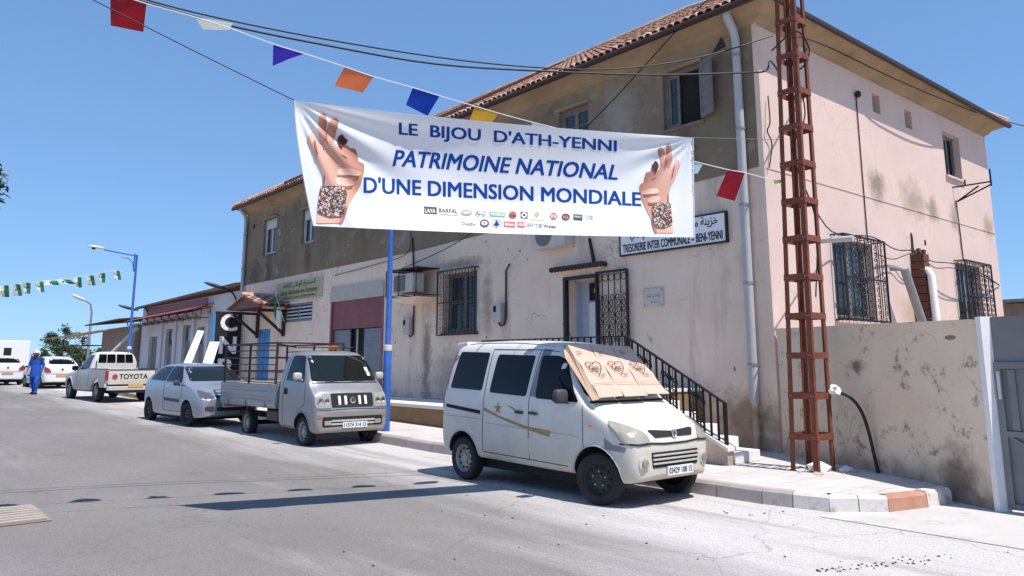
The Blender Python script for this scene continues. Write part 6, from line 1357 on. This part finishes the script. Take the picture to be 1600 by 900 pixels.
bannertext("LE BIJOU D'ATH-YENNI", (1079, 236), (1081, 306), (1085, 236), (1086, 306), off=.01, mat='ink', name='edge_lettering', step=20)
# printed hands
def z7(p): return (450+p[0]/3.749, 140+p[1]/3.749)
def rhand(p): return (1063-(p[0]-479)*(64/91), 223.4+(p[1]-176)*(139.9/172))
HANDS = [
 ((.60, .36, .32), [(175, 245), (183, 155), (198, 136), (220, 140), (227, 190), (222, 305), (190, 335)]),
 ((.56, .33, .30), [(222, 305), (232, 215), (250, 172), (284, 165), (299, 190), (282, 245), (268, 320), (230, 325)]),
 ((.50, .27, .25), [(300, 330), (328, 312), (366, 345), (395, 345), (412, 400), (405, 440), (330, 410), (296, 370)]),
 ((.72, .47, .43), [(110, 300), (122, 262), (145, 250), (163, 275), (175, 320), (215, 322), (270, 315), (335, 372), (398, 412), (448, 436), (446, 480), (430, 545), (392, 615), (352, 682), (334, 740), (318, 782), (166, 782), (172, 712), (188, 640), (204, 565), (206, 500), (184, 445), (152, 392), (134, 350)]),
 ((.52, .28, .27), [(330, 375), (398, 412), (449, 437), (446, 480), (400, 462), (350, 440)]),
 ((.80, .58, .55), [(286, 478), (298, 462), (360, 462), (424, 476), (436, 492), (420, 506), (350, 500), (296, 497)]),
 ((.78, .55, .52), [(270, 528), (292, 514), (345, 516), (392, 536), (386, 562), (340, 566), (290, 556)]),
]
SHADE = [((.30, .13, .12), [(300, 372), (345, 396), (352, 404), (340, 402)]), ((.34, .15, .14), [(204, 566), (208, 500), (214, 500), (216, 566)]), ((.45, .22, .21), [(330, 690), (352, 684), (336, 742), (318, 780), (300, 780)]), ((.36, .16, .15), [(284, 500), (420, 508), (410, 520), (300, 510)]), ((.40, .19, .18), [(222, 305), (226, 240), (231, 240), (229, 325)]), ((.38, .17, .16), [(300, 566), (386, 564), (362, 582), (330, 576)]), ((.42, .2, .19), [(150, 300), (160, 292), (180, 380), (172, 384)]),
         ((.10, .035, .03), [(286, 300), (300, 268), (322, 262), (330, 282), (352, 298), (340, 318), (322, 328), (316, 352), (300, 330)])]
random.seed(2)
for mp in (lambda p: z7(p), lambda p: rhand(z7(p))):
    for k, (col, poly) in enumerate(HANDS+SHADE):
        rp = rpoly(poly, 14, 3); pts = [mp(p) for p in rp]; cx_ = sum(p[0] for p in pts)/len(pts); w_ = max(p[0] for p in pts)-min(p[0] for p in pts)+1e-3
        h0 = min(p[1] for p in pts); h1 = max(p[1] for p in pts)
        mir = -1 if mp(( 200, 0))[0] > mp((300, 0))[0] else 1
        cf = lambda x, y, col=col: tuple(c*(.92-.14*i_)*(1.08-.55*max(-.4, min(.6, mir*(x-cx_)/w_))*(1+.3*i_) - .12*math.sin((y-h0)/(h1-h0+1e-3)*5)) for i_, c in enumerate(col))
        onbanner('printed_hand', pts, [tuple(range(len(pts)))], 'handprint', .004+.0011*k, 3, cf)
    rp = rpoly([(190, 566), (260, 562), (330, 572), (346, 602), (338, 680), (324, 738), (245, 748), (172, 718), (180, 640)], 14, 3); pts = [mp(p) for p in rp]
    onbanner('printed_bracelet', pts, [tuple(range(len(pts)))], 'bracelet', .019, 3)
    c = mp((196, 638)); onbanner('bracelet_gem', [(c[0]+2.4*math.cos(q*.7854), c[1]+2.4*math.sin(q*.7854)) for q in range(8)], [tuple(range(8))], 'printred', .021, 3)
# sponsors' marks
def rect(cx_, cy_, w, h, mat, off=.006): onbanner('sponsor_mark', [(cx_-w/2, cy_-h/2-.035*w), (cx_+w/2, cy_-h/2+.035*w), (cx_+w/2, cy_+h/2+.035*w), (cx_-w/2, cy_+h/2-.035*w)], [(0, 1, 2, 3)], mat, off, 12)
def disc(cx_, cy_, rx, ry_, mat, off=.006, inner=None):
    n = 18; o_ = [(cx_+rx*math.cos(6.283*i/n), cy_+ry_*math.sin(6.283*i/n)) for i in range(n)]
    if inner is None: onbanner('sponsor_mark', o_, [tuple(range(n))], mat, off, 12)
    else:
        i_ = [(cx_+rx*inner*math.cos(6.283*i/n), cy_+ry_*inner*math.sin(6.283*i/n)) for i in range(n)]
        onbanner('sponsor_mark', o_+i_, [(i, (i+1) % n, n+(i+1) % n, n+i) for i in range(n)], mat, off, 12)
def stxt(s, x, y, w, h, mat='ink', sh=0, off=.012): bannertext(s, (x, y+h/2), (x+w, y+h/2+.06*w), (x, y-h/2), (x+w, y-h/2+.06*w), mat, off, sh, 'sponsor_lettering', 14)
rect(672.5, 328.5, 20, 11, 'ink'); stxt('LAYA', 664, 329, 16, 6, 'inkwhite')
for o in [o_ for o_ in BA.children if o_.name.startswith('sponsor_lettering')]: o.location = tuple(BN*.003)
stxt('BARFAL', 686, 328.5, 29, 6); stxt('CONSTRUCTION', 687, 335, 27, 2)
disc(729, 332.5, 9, 4.5, 'printgrey'); disc(729, 332, 7, 1.2, 'inkwhite', .009); disc(751, 334, 9.5, 5, 'printgrey', .006, .88); stxt('Remy', 744, 334.5, 14, 6, 'ink', .3)
rect(777, 335, 24, 7, 'printgreen'); stxt('MOBILIS', 767, 334.5, 20, 4, 'inkwhite'); 
disc(801, 336, 6, 6, 'printred'); rect(801, 337, 12, 3, 'ink', .009); rect(819, 336, 11, 10, 'ink'); disc(819, 336, 4.2, 4, 'inkwhite', .009, .6)
onbanner('sponsor_mark', [(839, 330), (843, 335), (839, 340), (835, 335)], [(0, 1, 2, 3)], 'gold', .006, 20); stxt('RADIO SUMMAM', 829, 343, 22, 2, 'printgrey')
disc(865, 338, 5.5, 5.5, 'printred'); stxt('FS', 861.5, 338, 7, 5.5, 'inkwhite'); disc(884, 339, 6.5, 5.5, 'ink', .006, .6); disc(884, 339, 3, 3, 'printred', .007)
rect(903, 339.5, 14, 9, 'ink'); stxt('PRINT', 897.5, 338.5, 11, 3.2, 'inkwhite'); rect(916, 340, 1, 9, 'printgrey'); stxt('EURL', 919, 338, 8, 3, 'printgrey'); stxt('LYB', 919, 342, 7, 3, 'printgrey')
stxt('Ouadhir', 721, 349, 23, 5); disc(757, 349, 7.5, 6.5, 'ink'); disc(757, 348.5, 4.5, 3, 'inkwhite', .009, .5); disc(776.5, 349.5, 8, 6.5, 'printgrey', .006, .82); onbanner('sponsor_mark', [(776, 344), (781, 351), (776, 354), (771, 351)], [(0, 1, 2, 3)], 'inkblue', .006, 20)
rect(796, 350.5, 18, 9, 'printred'); stxt('Berbere', 789, 350, 14, 5, 'inkwhite'); rect(814, 351, 11, 9, 'printred'); stxt('AGH', 810, 350.5, 8, 5, 'inkwhite')
stxt('LIBERTE', 820.5, 351.5, 20, 6, 'ink', 0, .004); stxt('El Watan', 842, 352.5, 27, 5.5, 'ink', 0, .03)
for o in BA.children:
    if o.name.startswith('sponsor_lettering') and o.data.materials[0].name == 'white_lettering': o.location = tuple(BN*.005)
# hems and ropes
for cs, nm in ((((460, 157), (490, 353)), 'hem'), (((1083, 215), (1085, 371)), 'hem')):
    MB().tube([bpt(cs[0][0]+(cs[1][0]-cs[0][0])*(i/12)**1.5, cs[0][1]+(cs[1][1]-cs[0][1])*i/12, .004) for i in range(13)], .008, 5).build(nm, 'banner', BA)
wire('banner_rope', 'short thin rope from the banner end to the tower', [bpt(1083, 215), tleg(0, 0, 4.75)], .004, 12, 'woodgrey', 'rope')

# ================================================================== person
def person():
    base_ = Vector((-36.7, 5.55, zr(-36.7))); h = 1.80/1.78
    t = thing('person', 'person in loose royal blue clothes and a white cap walking on the road', 'person', tuple(base_), R(-35))
    J = {'pel': (0, 0, .95), 'wst': (0, 0, 1.1), 'chest': (.02, 0, 1.32), 'neck': (.03, 0, 1.50), 'head': (.06, 0, 1.60), 'top': (.07, 0, 1.72),
         'ls': (.02, .19, 1.42), 'le': (-.02, .27, 1.15), 'lh': (.10, .28, .92), 'rs': (.02, -.19, 1.42), 're': (.02, -.26, 1.15), 'rh': (.22, -.22, 1.0),
         'lhip': (0, .10, .90), 'lk': (.14, .11, .50), 'la': (.10, .11, .09), 'lt': (.27, .13, .03), 'rhip': (0, -.10, .90), 'rk': (.0, -.11, .50), 'ra': (-.20, -.11, .12), 'rt': (-.04, -.13, .03)}
    rad = {'pel': .17, 'wst': .16, 'chest': .175, 'neck': .06, 'head': .095, 'top': .075, 'ls': .075, 'le': .065, 'lh': .03, 'rs': .075, 're': .065, 'rh': .03, 'lhip': .12, 'lk': .10, 'la': .06, 'lt': .04, 'rhip': .12, 'rk': .10, 'ra': .06, 'rt': .04}
    E_ = [('pel', 'wst'), ('wst', 'chest'), ('chest', 'neck'), ('neck', 'head'), ('head', 'top'), ('chest', 'ls'), ('ls', 'le'), ('le', 'lh'), ('chest', 'rs'), ('rs', 're'), ('re', 'rh'), ('pel', 'lhip'), ('lhip', 'lk'), ('lk', 'la'), ('la', 'lt'), ('pel', 'rhip'), ('rhip', 'rk'), ('rk', 'ra'), ('ra', 'rt')]
    names = list(J); me = bpy.data.meshes.new('p'); me.from_pydata([J[n] for n in names], [(names.index(a), names.index(b)) for a, b in E_], [])
    o = bpy.data.objects.new('p', me); COL.objects.link(o); o.modifiers.new('s', 'SKIN'); sk = me.skin_vertices[0].data if me.skin_vertices else None
    if sk is None:
        bm = bmesh.new(); bm.from_mesh(me); bm.verts.layers.skin.verify(); bm.to_mesh(me); bm.free(); sk = me.skin_vertices[0].data
    for i, n in enumerate(names): sk[i].radius = (rad[n]*(.8 if n in ('chest', 'wst', 'pel') else 1), rad[n]); sk[i].use_root = (n == 'pel')
    m2 = o.modifiers.new('u', 'SUBSURF'); m2.levels = m2.render_levels = 2
    dg = bpy.context.evaluated_depsgraph_get(); dg.update(); out = bpy.data.meshes.new_from_object(o.evaluated_get(dg), depsgraph=dg); bpy.data.objects.remove(o)
    out.materials.clear()
    for m in ('clothblue', 'skin', 'clothnavy'): out.materials.append(M[m])
    for p in out.polygons:
        c = p.center; p.use_smooth = True
        p.material_index = 1 if (c.z > 1.485 or (c - Vector(J['lh'])).length < .09 or (c - Vector(J['rh'])).length < .09) else (2 if c.z > 1.33 or c.z < .10 else 0)
    ob = bpy.data.objects.new('body', out); COL.objects.link(ob); ob.parent = t
    mb = MB(); mb.lathe([(.20, 0), (.205, .1), (.19, .3), (.175, .45), (.17, .5)], (0.02, 0, .68), 'z', 16, False, False)
    mb.build('robe_skirt', 'clothblue', t, True)
    MB().lathe([(.099, 0), (.10, .05), (.085, .10), (.04, .125), (.005, .13)], (.065, 0, 1.655), 'z', 14).build('white_cap', 'inkwhite', t, True)
    f = MB(); f.lathe([(.010, 0), (.018, .02), (.006, .05)], (.165, 0, 1.585), 'z', 8); f.build('nose', 'skin', t, True)
    for s_ in (-1, 1):
        MB().lathe([(.012, -.004), (.012, .004)], (.150, s_*.035, 1.625), 'x', 8).build('eye', 'ink', t); MB().lathe([(.025, -.008), (.02, .008)], (.06, s_*.10, 1.60), 'y', 8).build('ear', 'skin', t)
        hx = Vector(J['lh'] if s_ > 0 else J['rh'])
        for k in range(5):
            d = Vector((.02*(k-2)*.8, (0 if k else -s_*.03), 0)); MB().tube([hx+d, hx+d*1.3+Vector((.01, 0, -.05 if k else -.02)), hx+d*1.3+Vector((.02, 0, -.09+.008*abs(k-2)))], [.010, .009, .007], 5).build('finger', 'skin', t)
    MB().box(.14, -.03, 1.545, .155, .03, 1.552).build('mouth', 'wooddark', t)
    for n in ('lt', 'rt'): p = J[n]; MB().box(p[0]-.22, p[1]-.05, 0.0, p[0]+.06, p[1]+.05, .06).build('shoe', 'blackm', t, bevel=.02)
person()
# ================================================================== trees
def tree(name, label, base_, h, cr, cz, n, mats, seed, leaf=.09, trunk=.12, sq=(1, 1, .8), group=None, clumps=26, spray=False):
    rnd = random.Random(seed); t = thing(name, label, 'tree', tuple(base_), 0, group)
    tr = MB(); tr.tube([(0, 0, -.1), (.05, .02, h*.3), (-.03, .05, h*.55), (.02, 0, h*.8)], [trunk, trunk*.8, trunk*.6, trunk*.25], 8)
    cl = []
    for i in range(clumps):
        while True:
            p = Vector((rnd.uniform(-1, 1), rnd.uniform(-1, 1), rnd.uniform(-1, 1)))
            if p.length < 1: break
        p = Vector((p.x*cr*sq[0], p.y*cr*sq[1], cz+p.z*cr*sq[2])); cl.append((p, rnd.uniform(.16, .34)*cr))
        if i < 12: tr.tube([(0, .02, h*rnd.uniform(.3, .6)), tuple(p*.5+Vector((0, 0, cz*.45))), tuple(p)], [trunk*.4, trunk*.22, .012], 5)
    tr.build('trunk', 'bark', t, True)
    for k, m in enumerate(mats):
        lf = MB()
        for i in range(n//len(mats)):
            c, r = cl[rnd.randrange(len(cl))]
            d = Vector((rnd.gauss(0, 1), rnd.gauss(0, 1), rnd.gauss(0, 1))).normalized()*r*rnd.random()**.5; q = c+d
            a = Vector((rnd.gauss(0, 1), rnd.gauss(0, 1), rnd.gauss(0, .6))).normalized(); b = a.orthogonal().normalized(); b.rotate(Matrix.Rotation(rnd.uniform(0, 6.28), 3, a)); s = leaf*rnd.uniform(.6, 1.3)
            lf.add([q-a*s, q+b*s*.36, q+a*s, q-b*s*.36], [(0, 1, 2, 3)])
        stuff(lf.build('crown', m, t, fix=False))
    return t
for (x, y, D, h, cr, lab, sd) in ((95, 558, 56, 3.6, 1.5, 'loose pale green tree above the white cars at the far end', 1), (126, 560, 54, 2.6, 1.35, 'rounder dark green tree just left of the pickup cab', 2), (74, 566, 62, 2.3, 1.1, 'low bush behind the person in blue', 3)):
    p = fd(x, y, D); tree('street_tree', lab, (p.x, p.y, zr(p.x)), h, cr, h-.95, 2600, ('leaf', 'leafdark'), sd, .11, .1, (1, 1, .85), 'trees at the far end of the street')
p = fd(-166, 285, 9.0); tree('roadside_tree', 'tree at the left picture edge with only a few leaves showing', (p.x, p.y, 0), 4.6, .95, p.z, 5200, ('leafdark', 'leaf'), 9, .07, .13, (1, 1, 1.15), None, 30)
# white box trailer at the far left edge
p = fd(14, 552, 60); bx = thing('white_trailer', 'white box trailer far down the street at the picture edge', 'trailer', (p.x, p.y, zr(p.x)))
MB().box(-3, -1.1, .8, 2, 1.1, 2.75).build('trailer_box', 'white', bx, bevel=.05); MB().box(1.98, -.6, 1.0, 2.02, -.1, 2.2).build('trailer_door', 'dark', bx)
for xx in (-1.8, .8):
    for s_ in (-1, 1): MB().lathe([(.4, -.1), (.4, .1)], (xx, s_*.95, .4), 'y', 16).build('wheel', 'rubber', bx)
MB().box(-2.9, -.9, .45, 1.9, .9, .8).build('chassis', 'blackm', bx)
# hills on the horizon
mb = MB(); rnd = random.Random(8); pts = [(-700+i*25, 900) for i in range(0)]
ring = [Vector((math.cos(R(a))*700, math.sin(R(a))*700, 0)) for a in range(90, 275, 3)]
for i, q in enumerate(ring): hgt = 1+2*math.sin(i*.31)**2+math.sin(i*.9+1)**2; mb.v += [(q.x*.9, q.y*.9, -2), (q.x, q.y, hgt), (q.x*1.2, q.y*1.2, -2)]
for i in range(len(ring)-1): mb.f += [(3*i, 3*i+3, 3*i+4, 3*i+1), (3*i+1, 3*i+4, 3*i+5, 3*i+2)]
struct(mb.build('hills', 'earth', None, 'all'))
